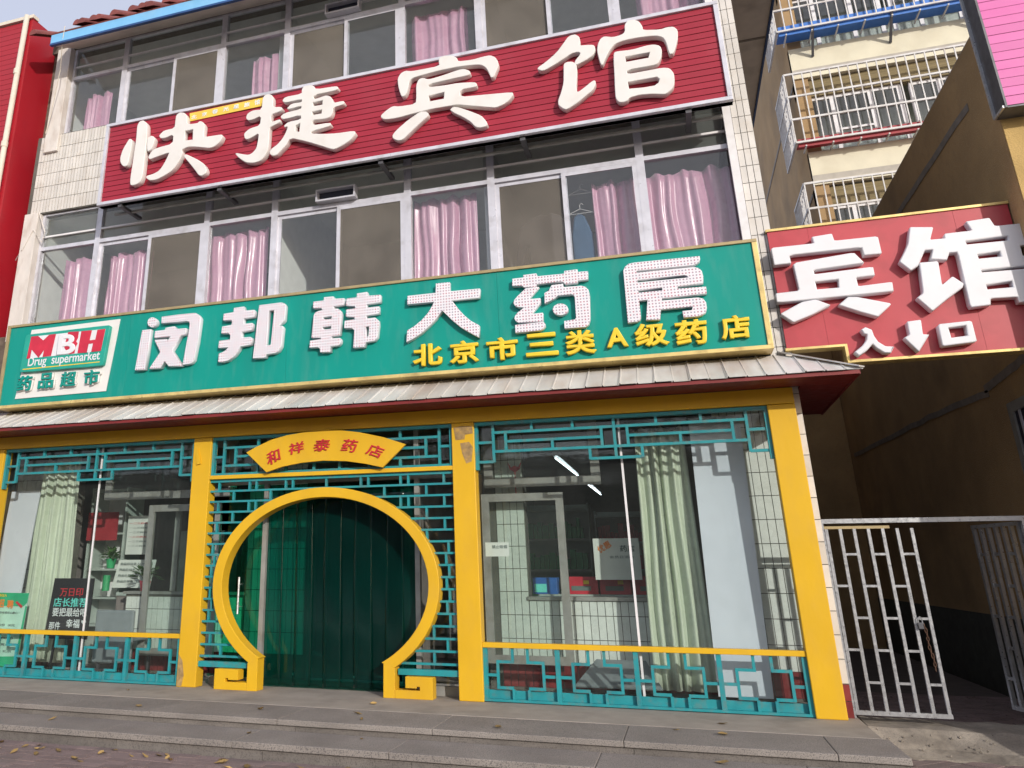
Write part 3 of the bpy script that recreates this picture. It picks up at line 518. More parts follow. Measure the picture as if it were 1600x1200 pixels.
# ground floor: the old tiled front wall behind the glass, and the shop room behind it
gw = MB()
gw.box(-9, -7.95, 1.02, 1.2, 0, 2.95); gw.box(-6.97, -5.2, 1.02, 1.2, 0, .93); gw.box(-7.95, -5.2, 1.02, 1.2, 2.85, 2.95)
gw.box(-5.2, -4.35, 1.02, 1.2, 0, 2.95); gw.box(-2.12, -1.64, 1.02, 1.2, 0, 2.95); gw.box(-2.95, -2.12, 1.02, 1.2, 2.3, 2.95); gw.box(-1.64, .25, 1.02, 1.2, 0, .92); gw.box(-1.64, .25, 1.02, 1.2, 2.85, 2.95)
gw.box(.25, 1.05, 1.02, 1.2, 0, 2.95); gw.box(-4.35, -2.95, 1.02, 1.2, 2.3, 2.95)
inner = obj('inner_wall', gw, m['grout'], hotel)
def tiles(x0, nx, z0, nz, stuff=None, px=.0815, pz=.243, mt=None):
    for r_ in range(nz):
        for c_ in range(nx):
            x, z = x0 + px * c_, z0 + pz * r_
            if stuff is not None: stuff.box(x, x + px - .007, 1.008, 1.021, z, z + pz - .008)
            else: piece('tile', mt or m['tile2'], inner, x, x + px - .007, 1.008 + rnd.uniform(0, .002), 1.021, z, z + pz - .008)
tiles(-1.97, 4, .27, 10); tiles(-1.64, 23, .27, 2); tiles(-6.95, 21, .27, 2)
tiles(-1.97, 27, .03, 1, mt=m['rtile'])
st = MB(); tiles(.50, 7, .27, 11, st); tiles(-5.2, 10, .27, 10, st); tiles(-1.64, 23, .756, 1, st, pz=.15); tiles(-6.95, 21, .756, 1, st, pz=.15)
tiles(-9, 12, .27, 10, st); obj('tile', st, m['tile2'], inner, kind='stuff')
st = MB(); tiles(-6.96, 21, .03, 1, st); tiles(-9, 12, .03, 1, st); tiles(.5, 7, .03, 1, st); obj('base_tile', st, m['rtile'], inner, kind='stuff')
obj('window_sill', B(-1.66, .27, .985, 1.2, .905, .945), m['alu2'], hotel); obj('window_sill', B(-7.0, -5.2, .985, 1.2, .93, .965), m['alu2'], hotel)
sr = MB(); sr.box(-9, 1.05, 11, 11.1, 0, 2.95); sr.box(-9, 1.05, 1.2, 11, 2.90, 2.95); sr.box(-9, 1.05, 1.2, 11, -.08, 0); sr.box(-9.1, -9, 1.0, 11, 0, 2.95); sr.box(-3.2, -3.1, 1.2, 11, 0, 2.9)
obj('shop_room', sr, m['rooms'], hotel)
def framebox(name, x0, x1, z0, z1, y, wd_, mt, par, dp=.04, pane=None):
    f = MB(); f.box(x0, x0 + wd_, y, y + dp, z0, z1); f.box(x1 - wd_, x1, y, y + dp, z0, z1); f.box(x0 + wd_, x1 - wd_, y + .001, y + dp - .001, z0, z0 + wd_); f.box(x0 + wd_, x1 - wd_, y + .001, y + dp - .001, z1 - wd_, z1)
    F = obj(name, f, mt, par)
    if pane: obj('pane', B(x0 + wd_, x1 - wd_, y + dp / 2 - .003, y + dp / 2 + .003, z0 + wd_, z1 - wd_), pane, F)
    return F
framebox('transom_sash', -2.05, -.74, 2.12, 2.85, .78, .10, m['alu2'], hotel, pane=m['sglass'])
framebox('casement_sash', -2.10, -1.17, .27, 2.05, .80, .085, m['alu2'], hotel, pane=m['sglass'])
framebox('transom_sash', -7.30, -5.30, 2.12, 2.85, .78, .10, m['alu2'], hotel, pane=m['sglass'])
framebox('casement_sash', -6.58, -5.50, .22, 2.04, .80, .085, m['alu2'], hotel, pane=m['sglass'])
obj('casement_post', B(-6.28, -6.20, .97, 1.01, .97, 2.0), m['alu2'], hotel)

# ================================================================ PINK CURTAINS (things inside the rooms)
def curtain(name, x0, x1, z0, z1, y, pleats, seed, mt, label, cat='curtain', group=None, amp=.035, flare=0, lean=0):
    r = random.Random(seed); nx, nz = pleats * 10, 14; mb = MB()
    ph = [r.uniform(0, 6.28) for _ in range(5)]; fr = [pleats, pleats * .53, pleats * 1.7, 2.3]
    for j in range(nz + 1):
        t = j / nz
        for i in range(nx + 1):
            u = i / nx; k = u + .018 * math.sin(9 * t + ph[0]) * math.sin(6.28 * u + ph[1])
            d = math.sin(6.283 * fr[0] * k + ph[2] + 1.5 * math.sin(4.3 * k + ph[3])) * amp * (1.0 - .25 * t) * (.75 + .5 * math.sin(7 * k + ph[0])) + math.sin(6.283 * fr[1] * k + ph[3] + t) * amp * .55 + math.sin(6.283 * fr[2] * k + ph[4] + 2 * t) * amp * .22
            wd_ = (x1 - x0) * (1 + flare * (1 - t)); cx = (x0 + x1) / 2 + lean * (1 - t)
            sag = -.05 * abs(math.sin(3.1416 * pleats * .5 * u + ph[0])) * (t ** 6)
            mb.v.append((cx + (u - .5) * wd_, y + d, z0 + (z1 - z0) * t + sag))
    for j in range(nz):
        for i in range(nx): a = j * (nx + 1) + i; mb.f.append((a, a + 1, a + nx + 2, a + nx + 1))
    me = mb.mesh(name); me.materials.append(mt); me.shade_smooth()
    o = bpy.data.objects.new(name, me); COL.objects.link(o)
    md = o.modifiers.new('cloth', 'SOLIDIFY'); md.thickness = .004
    return tag(o, label, cat, group)
G = 'pink satin curtains behind the upper windows'
cs = [(-8.16, -7.52, 4.1, 5.60, .42, 4, 'narrow pink satin curtain in the far left pane of the second floor'),
      (-7.40, -6.66, 4.1, 5.60, .45, 5, 'dusky pink curtain behind the second sliding window above the drug shop logo'),
      (-5.72, -4.80, 4.1, 5.66, .42, 6, 'pink satin curtain with tight pleats filling the pane left of the vent flap'),
      (-2.74, -1.92, 4.1, 5.72, .42, 6, 'shiny pink curtain in the middle pane under the second big sign character'),
      (-.52, -.02, 4.1, 5.62, .45, 4, 'pink curtain hanging beside the blue garment and wire hangers'),
      (.10, 1.02, 4.1, 5.60, .40, 6, 'wide pink satin curtain filling the last second-floor pane on the right'),
      (-8.20, -7.72, 7.1, 8.44, .45, 4, 'faded pink curtain in the far left top-floor pane under the eave'),
      (-5.22, -4.62, 7.1, 8.46, .45, 5, 'pink curtain in the top-floor pane left of the open vent flap'),
      (-2.74, -1.95, 7.1, 8.56, .42, 5, 'glossy pink curtain in the top-floor pane above the third big character'),
      (.24, .98, 7.1, 8.50, .42, 5, 'pale pink curtain in the top-floor pane at the right end above the red sign')]
for k, (a, b, z0, z1, y, p, lab) in enumerate(cs):
    curtain('curtain', a, b, z0, z1, y, p, 31 + k, m['curtain'], lab, group=G)
sh = MB()                                # shirt: flat sleeved body with real thickness
sh.prism([(-1.34, 4.25), (-1.32, 4.95), (-1.36, 4.95), (-1.43, 4.55), (-1.52, 4.57), (-1.43, 5.20), (-1.26, 5.32), (-1.16, 5.36), (-1.10, 5.33), (-1.04, 5.36), (-.94, 5.32), (-.82, 5.18), (-.74, 4.56), (-.82, 4.54), (-.88, 4.95), (-.90, 4.25)], .56, .63)
tag(obj('shirt', sh, m['shirt'], bevel=.02), 'grey long-sleeved shirt hanging behind the second-floor fly screen', 'shirt')
gm = MB(); gm.prism([(-.80, 4.4), (-.80, 5.0), (-.76, 5.24), (-.70, 5.27), (-.64, 5.24), (-.56, 5.0), (-.54, 4.4)], .50, .56)
tag(obj('garment', gm, m['denim'], bevel=.02), 'dark blue garment hanging beside the pink curtain', 'clothes')
def hanger(x, z, y, label):
    h = MB().tube([(x - .15, y, z - .06), (x, y, z), (x + .15, y, z - .06), (x - .15, y, z - .06)], .004, 6).tube([(x, y, z), (x, y, z + .05), (x + .02, y, z + .07), (x + .04, y, z + .05)], .004, 6)
    return tag(obj('wire_hanger', h, m['white']), label, 'hanger', 'wire hangers by the second-floor curtain')
hanger(-.66, 5.58, .5, 'upper pale wire hanger, empty, above the blue garment'); hanger(-.68, 5.31, .47, 'lower wire hanger holding the blue garment')
def small(name, mb, mt, label, cat, group=None, **k): return tag(obj(name, mb, mt, **k), label, cat, group)

# ================================================================ TOP RED HOTEL SIGN
ts = thing('hotel_sign', (-3, -.2, 5.98), 'long red slatted sign with big cream box characters between the upper floors', 'sign')
SX0, SX1, SZ0, SZ1, SY = -7.10, 1.075, 5.99, 7.27, -.30
obj('sign_back', B(SX0, SX1, SY + .02, SY + .10, SZ0, SZ1), m['dsteel'], ts)
f = MB(); f.box(SX0, SX1, SY - .03, SY + .105, SZ1 - .045, SZ1); f.box(SX0, SX1, SY - .03, SY + .105, SZ0, SZ0 + .045); f.box(SX0, SX0 + .05, SY - .028, SY + .105, SZ0 + .045, SZ1 - .045); f.box(SX1 - .05, SX1, SY - .028, SY + .105, SZ0 + .045, SZ1 - .045)
obj('sign_frame', f, m['alu'], ts, bevel=.004)
ns = 15; ph = (SZ1 - SZ0 - .09) / ns
for r_ in range(ns):
    for (a, b) in ((SX0 + .05, -4.3), (-4.3, -1.95), (-1.95, SX1 - .05)):
        z = SZ0 + .045 + ph * r_
        piece('slat', m['signred'], ts, a + .001, b - .001, SY + rnd.uniform(0, .002), SY + .02, z + .004, z + ph - .005)
for key in ('kuai', 'jie', 'bin', 'guan'):
    obj('character', glyph_mesh(key, SY, SY - .09, .2, .007), m['ltr'], ts)
sc = obj('yellow_strip', MB().prism([(-5.735, 7.187), (-4.60, 7.205), (-4.60, 7.078), (-5.715, 7.060)], SY - .012, SY - .002), mat('yellow_banner', (.80, .55, .08), .5), ts)
for ch, x, z, a, b in STRIP: obj('lettering', text_mesh(ch, x, z, a * 1.1, b * 1.25, SY - .013, SY - .016, .02), m['whiteprint'], sc)
for x in (-6.75, -5.2, -2.95, -1.2, .62):
    br = MB().box(x - .03, x + .03, SY + .02, .19, SZ0 - .05, SZ0 - .01)
    obj('bracket', br, m['dsteel'], ts)
rl = MB().box(SX0 + .1, SX1 - .1, -.06, -.02, SZ0 - .045, SZ0 - .015); obj('support_rail', rl, m['alu2'], ts)

# ================================================================ GREEN PHARMACY SIGN
gs = thing('pharmacy_sign', (-3.7, 0, 3.28), 'long green shop sign with white dotted box characters above the tin roof', 'sign')
GX0, GX1, GZ0, GZ1, GY = -8.53, 1.10, 3.285, 4.455, -.10
obj('sign_back', B(GX0, GX1, GY + .02, .15, GZ0 + .01, GZ1 - .01), m['dsteel'], gs)
for a, b in ((GX0, -6.5), (-6.5, -4.22), (-4.22, -1.62), (-1.62, GX1)):
    piece('panel', m['green'], gs, a + .001, b - .001, GY + rnd.uniform(0, .002), GY + .02, GZ0 + .02, GZ1 - .02)
obj('frame_strip', B(GX0, GX1, GY - .02, .152, GZ1 - .035, GZ1), m['oldgold'], gs, bevel=.003)
obj('frame_strip', B(GX0, GX0 + .05, GY - .018, .15, GZ0 + .04, GZ1 - .035), m['oldgold'], gs, bevel=.003)
obj('frame_strip', B(GX0, GX1, GY - .02, .152, GZ0, GZ0 + .04), m['gold'], gs, bevel=.003)
obj('frame_strip', B(GX1 - .05, GX1, GY - .018, .15, GZ0 + .04, GZ1 - .035), m['gold'], gs, bevel=.003)
for key in ('min', 'bang', 'han', 'da', 'yao', 'fang'):
    obj('character', glyph_mesh(key, GY, GY - .07, None, .004), m['led'], gs)
m['ylet'] = mat('yellow_letter', (.80, .56, .03), .4, var=.05)
for ch, x, z, a, b in YELLOW:
    obj('small_character', text_mesh(ch, x, z, a, b, GY, GY - .055, .030), m['ylet'], gs)
lg = obj('logo_board', glyph_mesh('logo_white', GY, GY - .012, None, .001), m['ltr'], gs)
obj('logo_plate', glyph_mesh('logo_plate', GY - .012, GY - .07, .12, .004), mat('logo_green', (.012, .33, .25), .4), lg)
obj('logo_band', glyph_mesh('logo_band', GY - .07, GY - .073, None, .0005), m['ltr2'], lg)
m['lred'] = mat('logo_red', (.55, .02, .05), .4)
for key in ('logo_M', 'logo_B', 'logo_H'): obj('logo_letter', glyph_mesh(key, GY - .073, GY - .077, None, .0005), m['lred'], lg)
obj('logo_letter', text_mesh('B', -7.43, 4.075, .30, .275, GY - .077, GY - .08, .03), m['ltr2'], lg)
obj('logo_line', glyph_mesh('logo_line', GY - .07, GY - .073, None, .0005), m['ylet'], lg)
obj('lettering', text_mesh('Drug  supermarket', -7.455, 3.865, 1.16, .16, GY - .07, GY - .074, .012), m['ltr2'], lg)
for ch, x, z, a, b in GREEN:
    obj('small_character', text_mesh(ch, x, z, a, b, GY - .05, GY - .07, .02), m['green'], lg)
    obj('letter_backing', text_mesh(ch, x, z, a * 1.04, b * 1.04, GY - .012, GY - .05, .06), m['ltr'], lg)

# ================================================================ RED ENTRANCE SIGN OVER THE ALLEY
es = thing('entrance_sign', (2.3, .2, 3.13), 'red entrance sign with white arrow and characters spanning the alley', 'sign')
EY = .10
fc = [(1.225, 4.61), (3.395, 4.605), (3.395, 3.135), (1.755, 3.135), (1.755, 3.30), (1.225, 3.30)]
sb = MB(); sb.prism([(1.24, 4.59), (3.39, 4.585), (3.39, 3.155), (1.775, 3.155), (1.775, 3.32), (1.24, 3.32)], EY + .02, EY + .14); obj('sign_back', sb, m['dsteel'], es)
def pan(p): obj('panel', MB().prism(p, EY + rnd.uniform(0, .002), EY + .02), m['signred2'], es)
pan([(1.24, 4.585), (1.619, 4.585), (1.619, 3.325), (1.24, 3.325)]); pan([(1.621, 4.585), (2.92, 4.585), (2.92, 3.16), (1.78, 3.16), (1.78, 3.326), (1.621, 3.326)]); pan([(2.922, 4.585), (3.385, 4.585), (3.385, 3.16), (2.922, 3.16)])
f = MB(); f.box(1.225, 3.395, EY - .015, EY + .145, 4.588, 4.615); f.box(1.755, 3.395, EY - .015, EY + .145, 3.13, 3.157); f.box(1.225, 1.755, EY - .015, EY + .145, 3.297, 3.322); f.box(1.752, 1.778, EY - .013, EY + .143, 3.157, 3.322)
obj('sign_frame', f, m['gold'], es, bevel=.002)
for key in ('rbin', 'rguan', 'rguan2', 'ru', 'arrow', 'kou'):
    obj('arrow' if key == 'arrow' else 'character', glyph_mesh(key, EY, EY - .10 + (.002 if key == 'rguan2' else 0), .06, .010), m['ltr2'], es)

# ================================================================ TIN PORCH ROOF
pr_ = thing('porch_roof', (-3.7, 0, 2.92), 'weathered grey tin lean-to roof with maroon soffit above the shopfront', 'roof')
EYF, EZF, RY, RZ, XH, XE = -.50, 2.945, .14, 3.27, 1.20, 1.74
def sheet(x0, x1, seed):
    r = random.Random(seed); pts = [(0, 0), (.05, 0), (.08, .012), (.13, .012), (.16, 0), (1, .0)]
    dz = r.uniform(0, .010); ov = r.uniform(-.02, .02); mb = MB()
    for u, h in pts:
        x = x0 + (x1 - x0) * u
        t = 0 if x <= XH else min(1, (x - XH) / (XE - XH))
        yt, zt = RY + (EYF - RY) * t, RZ + (EZF - RZ) * t
        mb.v += [(x, EYF - .01 + ov * .4 + (0 if t < 1 else .02), EZF + h + dz - .004), (x, yt, zt + h + dz * .5)]
    for k in range(len(pts) - 1): mb.f.append((2 * k, 2 * k + 2, 2 * k + 3, 2 * k + 1))
    me = mb.mesh('tin_sheet'); me.materials.append(m['tin'])
    o = bpy.data.objects.new('tin_sheet', me); place(o, pr_); md = o.modifiers.new('gauge', 'SOLIDIFY'); md.thickness = .004; md.offset = -1
k = 0; x = -9.0
while x < XE - .02:
    sheet(x, min(x + .178, XE), k); x += .1655; k += 1
for k in range(13):                      # right end slope
    y0 = EYF + .172 * k; y1 = y0 + .178
    def top(y): t = max(0, min(1, (RY - y) / (RY - EYF))); return (XH + (XE - XH) * t, RZ + (EZF - RZ) * t)
    (xa, za), (xb, zb) = top(y0), top(y1)
    mb = MB().quadslab((XE + .01, y0, EZF + .003), (XE + .01, y1, EZF + .003), (xb, y1, zb + .003), (xa, y0, za + .003), .006)
    obj('tin_sheet', mb, m['tin'], pr_)
obj('hip_cap', MB().bar((XH - .02, RY, RZ + .03), (XE, EYF, EZF + .02), .07, .012, (0, 0, 1)), m['tin'], pr_)
so = MB().box(-9.0, XE - .03, EYF + .04, -.002, 2.915, 2.935).box(1.29, XE - .03, .0, 1.75, 2.915, 2.934); obj('soffit', so, m['maroon'], pr_)
fs = MB().box(-9.0, XE - .02, EYF + .015, EYF + .04, 2.905, 2.94).box(XE - .03, XE - .01, EYF + .04, 1.75, 2.905, 2.938); obj('eave_board', fs, m['maroon'], pr_)

# ================================================================ YELLOW AND TEAL SHOPFRONT
sf = thing('shopfront', (-3.7, .05, 0), 'yellow timber shopfront with teal lattice, round moon gate and fan plaque', 'shopfront')
YP0, YP1 = 0.0, .16
POST = [(-8.62, -8.37), (-5.47, -5.225), (-2.225, -1.975), (.966, 1.216)]
for a, b in POST: obj('post', B(a, b, YP0, YP1, 0, 2.752), m['yellow'], sf, bevel=.008)
obj('beam', B(-9.0, 1.216, YP0 + .002, YP1, 2.755, 2.913), m['yellow'], sf, bevel=.006)
def bars(par, segs, y0=.045, y1=.08, t=.028, mt=None):
    for (xa, za, xb, zb) in segs:
        if abs(za - zb) < 1e-4: piece('lattice_bar', mt or m['teal'], par, min(xa, xb), max(xa, xb), y0 + .002, y1 - .002, za - t / 2, za + t / 2)
        else: piece('lattice_bar', mt or m['teal'], par, xa - t / 2, xa + t / 2, y0, y1, min(za, zb), max(za, zb))
def top_lattice(x0, x1):
    c = (x0 + x1) / 2; hw = (x1 - x0) / 2; k = hw / 1.4705; zt = 2.75
    fr = MB(); fr.box(x0, x1, .035, .09, zt - .035, zt); fr.box(x0, x0 + .035, .035, .09, 2.24, zt - .035); fr.box(x1 - .035, x1, .035, .09, 2.24, zt - .035)
    P = obj('lattice_panel', fr, m['teal'], sf); S = []
    S.append((c, zt - .035, c, 2.30))
    for s in (-1, 1):
        X = lambda d: c + s * d * k
        S += [(X(0), 2.633, X(1.265), 2.633), (X(.42), 2.72, X(.42), 2.645), (X(.85), 2.72, X(.85), 2.645), (X(1.27), zt - .035, X(1.27), 2.315), (X(1.27), 2.323, X(1.455), 2.323), (X(1.27), 2.53, X(1.45), 2.53),
              (X(.13), 2.62, X(.13), 2.44), (X(.13), 2.533, X(1.12), 2.533), (X(1.135), 2.62, X(1.135), 2.44), (X(0), 2.43, X(1.27), 2.43), (X(.64), 2.52, X(.64), 2.442), (X(.26), 2.42, X(.26), 2.305)]
    S.append((c - .26 * k, 2.314, c + .26 * k, 2.314))
    bars(P, S)
top_lattice(-1.975, .966); top_lattice(-8.37, -5.47)
def low_lattice(x0, x1, n):
    fr = MB(); fr.box(x0, x1, .03, .10, .008, .03); fr.box(x0, x1, .085, .10, .03, .105)
    P = obj('railing_panel', fr, m['teal'], sf)
    obj('handrail', B(x0, x1, .02, .10, .492, .540), m['yellow'], sf, bevel=.004)
    wd_ = (x1 - x0) / n; S = []
    for i in range(n + 1):
        xx = min(max(x0 + wd_ * i, x0 + .02), x1 - .02); piece('rail_post', m['teal'], P, xx - .022, xx + .022, .035, .082, .028, .492)
    for i in range(n):
        c = x0 + wd_ * (i + .5); q = wd_ / .735
        for s in (-1, 1):
            X = lambda d: c + s * d * q
            S += [(X(.075), .492, X(.075), .352), (X(.075), .365, X(.238), .365), (X(.225), .365, X(.225), .118), (X(.238), .13, X(.075), .13), (X(.075), .118, X(.075), .03), (X(.225), .242, X(.347), .242)]
    bars(P, S, .046, .074, .026)
low_lattice(-1.975, .966, 4); low_lattice(-8.37, -5.47, 4)
m['stain'] = mat('peeled_paint_stain', (.33, .22, .10), .9, var=.3, scale=20, dirt=((.6, .36, .05), .5, 16))
obj('peeled_patch', MB().prism([(-2.20, 2.70), (-2.12, 2.715), (-1.99, 2.71), (-1.985, 2.63), (-2.07, 2.62), (-2.08, 2.57), (-2.18, 2.565)], -.0025, .002), m['stain'], sf)
obj('peeled_patch', MB().prism([(-2.13, 2.53), (-2.03, 2.54), (-1.99, 2.48), (-2.01, 2.33), (-2.07, 2.31), (-2.11, 2.42)], -.0025, .002), m['stain'], sf)
obj('peeled_patch', MB().prism([(-5.46, 0.01), (-5.40, .01), (-5.38, .12), (-5.41, .27), (-5.46, .33)], -.0025, .002), m['stain'], sf)
obj('peeled_patch', MB().prism([(-5.42, 2.55), (-5.40, 2.62), (-5.36, 2.50), (-5.345, 2.44), (-5.40, 2.43)], -.02, -.004), m['yellow'], sf)
# moon gate bay
CX, CZ, AO, BO, AI, BI = -3.728, 1.08, 1.335, 1.03, 1.218, .922
out, inn = [], []
a0 = math.asin(max(-1, (.275 - CZ) / BO)); a1 = math.pi - a0; N = 72
for k in range(N + 1):
    q = a0 + (a1 - a0) * k / N; out.append((CX + AO * math.cos(q), CZ + BO * math.sin(q)))
b0 = math.asin((.325 - CZ) / BI); b1 = math.pi - b0
for k in range(N + 1):
    q = b0 + (b1 - b0) * k / N; inn.append((CX + AI * math.cos(q), CZ + BI * math.sin(q)))
rg = MB()
for k in range(N + 1):
    for (px, pz) in (out[k], inn[k]):
        for y in (-.04, .12): rg.v.append((px, y, pz))
for k in range(N):
    a = 4 * k; b = a + 4
    rg.f += [(a, b, b + 2, a + 2), (a + 1, a + 3, b + 3, b + 1), (a, a + 1, b + 1, b), (a + 2, b + 2, b + 3, a + 3)]
rg.f += [(0, 2, 3, 1), (4 * N, 4 * N + 1, 4 * N + 3, 4 * N + 2)]
obj('moon_gate_ring', rg, m['yellow'], sf, bevel=.006)
def foot(s):
    X = lambda x: x if s > 0 else 2 * CX - x
    f = MB()
    f.prism([(X(-3.008), 0), (X(-2.885), 0), (X(-2.885), out[0][1]), (X(-3.006), .323)], -.04, .12)
    f.prism([(X(-2.883), 0), (X(-2.485), 0), (X(-2.485), .205), (X(-2.772), .205), (X(-2.772), .098), (X(-2.655), .098), (X(-2.655), .114), (X(-2.62), .114), (X(-2.62), .078), (X(-2.883), .078)], -.038, .10)
    obj('scroll_foot', f, m['yellow'], sf, bevel=.004)
foot(1); foot(-1)
obj('cross_rail', B(-5.225, -2.225, .0, .11, 2.25, 2.295), m['yellow'], sf, bevel=.004)
cp = MB(); cp.box(-5.225, -2.225, .035, .09, 2.715, 2.75); cp.box(-5.225, -5.19, .035, .09, 2.296, 2.715); cp.box(-2.26, -2.225, .035, .09, 2.296, 2.715)
P = obj('lattice_panel', cp, m['teal'], sf); S = []
for s in (-1, 1):
    X = lambda d: -3.725 + s * d
    S += [(X(1.345), 2.715, X(1.345), 2.30), (X(1.345), 2.515, X(1.47), 2.515), (X(.2), 2.622, X(1.345), 2.622), (X(.89), 2.71, X(.89), 2.63), (X(1.19), 2.61, X(1.19), 2.42), (X(.8), 2.515, X(1.19), 2.515), (X(0), 2.41, X(1.345), 2.41), (X(.89), 2.40, X(.89), 2.31), (X(0.16), 2.40, X(.16), 2.31), (X(.52), 2.40, X(.52), 2.31)]
S.append((-5.19, 2.31, -2.26, 2.31)); bars(P, S)
P = obj('lattice_panel', B(-5.224, -2.226, .04, .085, 2.215, 2.249), m['teal'], sf); S = []
def ringx(z): 
    v = 1 - ((z - CZ) / BO) ** 2
    return AO * math.sqrt(v) if v > 0 else 0
rows = [2.232 - .1195 * k for k in range(17)]
for k, z in enumerate(rows[1:], 1):
    rx_ = ringx(z)
    if rx_ < .01: bars(P, [(-5.224, z, -2.226, z)], t=.022)
    else:
        for s in (-1, 1):
            xa, xb = CX + s * (rx_ - .02), (-2.226 if s > 0 else -5.224)
            bars(P, [(xa, z, xb, z)], t=.022)
ev = [.0, .42, .51, .89, .98, 1.385]; od = [.23, .70, 1.185]
for k in range(16):
    zt, zb = rows[k] - .012, rows[k + 1] + .012; zm = max(ringx(zt), ringx(zb)) if zb > .28 else 9
    cols = ev if k % 2 == 0 else od
    if k > 5: cols = [1.385 if k % 2 == 0 else 1.24, .98] if k > 12 else [1.42 if k % 2 == 0 else 1.39]
    for d in cols:
        for s in ((-1, 1) if d else (1,)):
            if d > zm - .03: bars(P, [(-3.725 + s * d, zt, -3.725 + s * d, zb)], t=.022)
for s in (-1, 1):
    a, b = (-2.87, -2.226) if s > 0 else (-5.224, -4.585)
    piece('lattice_bar', m['teal'], P, a, b, .03, .10, .212, .268)
# fan plaque
fan = thing('fan_plaque', (-3.72, -.06, 2.5), 'yellow fan-shaped name plaque with red characters above the moon gate', 'plaque')
tpf, btf = [], []
fo = [(-4.704, 2.537), (-4.59, 2.592), (-4.385, 2.671), (-4.18, 2.714), (-3.95, 2.738), (-3.72, 2.744), (-3.50, 2.733), (-3.279, 2.700), (-2.991, 2.630), (-2.729, 2.539)]
fi = [(-3.001, 2.297), (-3.20, 2.345), (-3.44, 2.385), (-3.72, 2.402), (-3.99, 2.388), (-4.226, 2.355), (-4.429, 2.298)]
obj('board', MB().prism(fo + fi, -.075, -.045), m['yellow'], fan, bevel=.003)
m['fanred'] = mat('fan_red_letter', (.50, .02, .03), .4)
for k, (ch, x, z, a, b) in enumerate(FAN):
    obj('character', text_mesh(ch, x, z, a * .92, b * 1.0, -.075, -.088, .012, R((22, 9, 0, -9, -20)[k]), .15), m['fanred'], fan)
obj('hanger_block', B(-4.2, -3.2, -.045, .03, 2.42, 2.5), m['yellow'], fan)
# glazing of the side bays and the doorway
for a, b, j in ((-1.975, .966, -.46), (-8.37, -5.47, -6.90)):
    obj('glass_pane', B(a, j - .012, .135, .145, .10, 2.755), m['sglass'], sf); obj('glass_pane', B(j + .012, b, .135, .145, .10, 2.755), m['sglass'], sf)
    obj('silicone_joint', B(j - .011, j + .011, .133, .147, .10, 2.755), m['white'], sf)
dr = thing('door', (-3.7, .3, 0), 'glass entrance doorway hung with dark green plastic strips behind the moon gate', 'door')
f = MB()
for x in (-4.62, -2.745): f.box(x, x + .055, .27, .33, 0, 2.75)
f.box(-5.22, -2.23, .272, .328, 2.20, 2.26); f.box(-5.22, -4.62, .272, .328, 0, .09); f.box(-2.69, -2.23, .272, .328, 0, .09)
obj('door_frame', f, m['alu2'], dr)
obj('transom_pane', B(-5.2, -2.24, .297, .303, 2.26, 2.75), m['sglass'], dr); obj('side_pane', B(-2.69, -2.24, .297, .303, .09, 2.2), m['sglass'], dr)
leaf = obj('door_leaf', B(-5.10, -4.62, .296, .304, .09, 2.2), m['gglass'], dr)
obj('handle', MB().tube([(-4.88, .24, .75), (-4.88, .24, 1.15)], .014).tube([(-4.88, .24, .83), (-4.88, .29, .83)], .008).tube([(-4.88, .24, 1.07), (-4.88, .29, 1.07)], .008), m['steel'], leaf)
for k in range(10):
    x = -4.575 + .184 * k; mb = MB(); nn = 8; ph_ = rnd.uniform(0, 6)
    for j in range(13):
        t = j / 12
        for i in range(nn + 1):
            u = i / nn; mb.v.append((x + .215 * u + .010 * math.sin(3 * t + ph_), .32 + .012 * (k % 2) - .008 * math.sin(math.pi * u) + .006 * math.sin(4 * t + ph_ + u), .02 + 2.17 * t))
    for j in range(12):
        for i in range(nn): a = j * (nn + 1) + i; mb.f.append((a, a + 1, a + nn + 2, a + nn + 1))
    me = mb.mesh('plastic_strip'); me.materials.append(m['strip']); me.shade_smooth()
    o = bpy.data.objects.new('plastic_strip', me); place(o, dr); md = o.modifiers.new('gauge', 'SOLIDIFY'); md.thickness = .003

# ================================================================ THINGS BEHIND THE SHOPFRONT GLASS
curtain('curtain', -8.22, -7.62, .12, 2.70, .62, 7, 77, m['curtain2'], 'pale green satin curtain hanging at the left shopfront glass', group='green curtains in the shopfront', amp=.04, flare=.25, lean=-.0)
curtain('curtain', -.33, .17, .10, 2.70, .62, 5, 78, m['curtain2'], 'pale green satin curtain beside the white panel at the right shopfront', group='green curtains in the shopfront', amp=.045, flare=.2)
small('wall_panel', MB().quadslab((.20, .42, .09), (.68, .42, .09), (.74, .48, 2.74), (.24, .48, 2.74), .02), m['board'], 'tall pale blue-white panel standing behind the right shopfront glass', 'panel')
small('wall_panel', MB().quadslab((-8.72, .44, .09), (-8.25, .44, .09), (-8.14, .50, 2.25), (-8.62, .50, 2.25), .02), m['board'], 'pale panel leaning at the left end behind the recruiting poster', 'panel')
small('wall_panel', B(-8.3, -7.9, .95, .98, 2.3, 2.75), m['white'], 'short white panel high up behind the left green curtain', 'panel')
small('floor_board', MB().quadslab((-1.15, .50, .12), (-.30, .50, .12), (-.45, .85, .34), (-.95, .85, .34), .015), m['greyp'], 'grey board lying tilted on the floor behind the right lattice', 'board')
pt = thing('poster', (-8.15, .2, .1), 'green and mint recruiting poster taped inside the left glass', 'poster')
obj('sheet', MB().prism([(-8.47, .96), (-7.83, .955), (-7.885, .10), (-8.50, .10)], .20, .206), m['posterpale'], pt)
obj('green_band', MB().prism([(-8.47, .958), (-7.832, .953), (-7.845, .84), (-7.89, .80), (-8.475, .80)], .194, .199), m['postergreen'], pt)
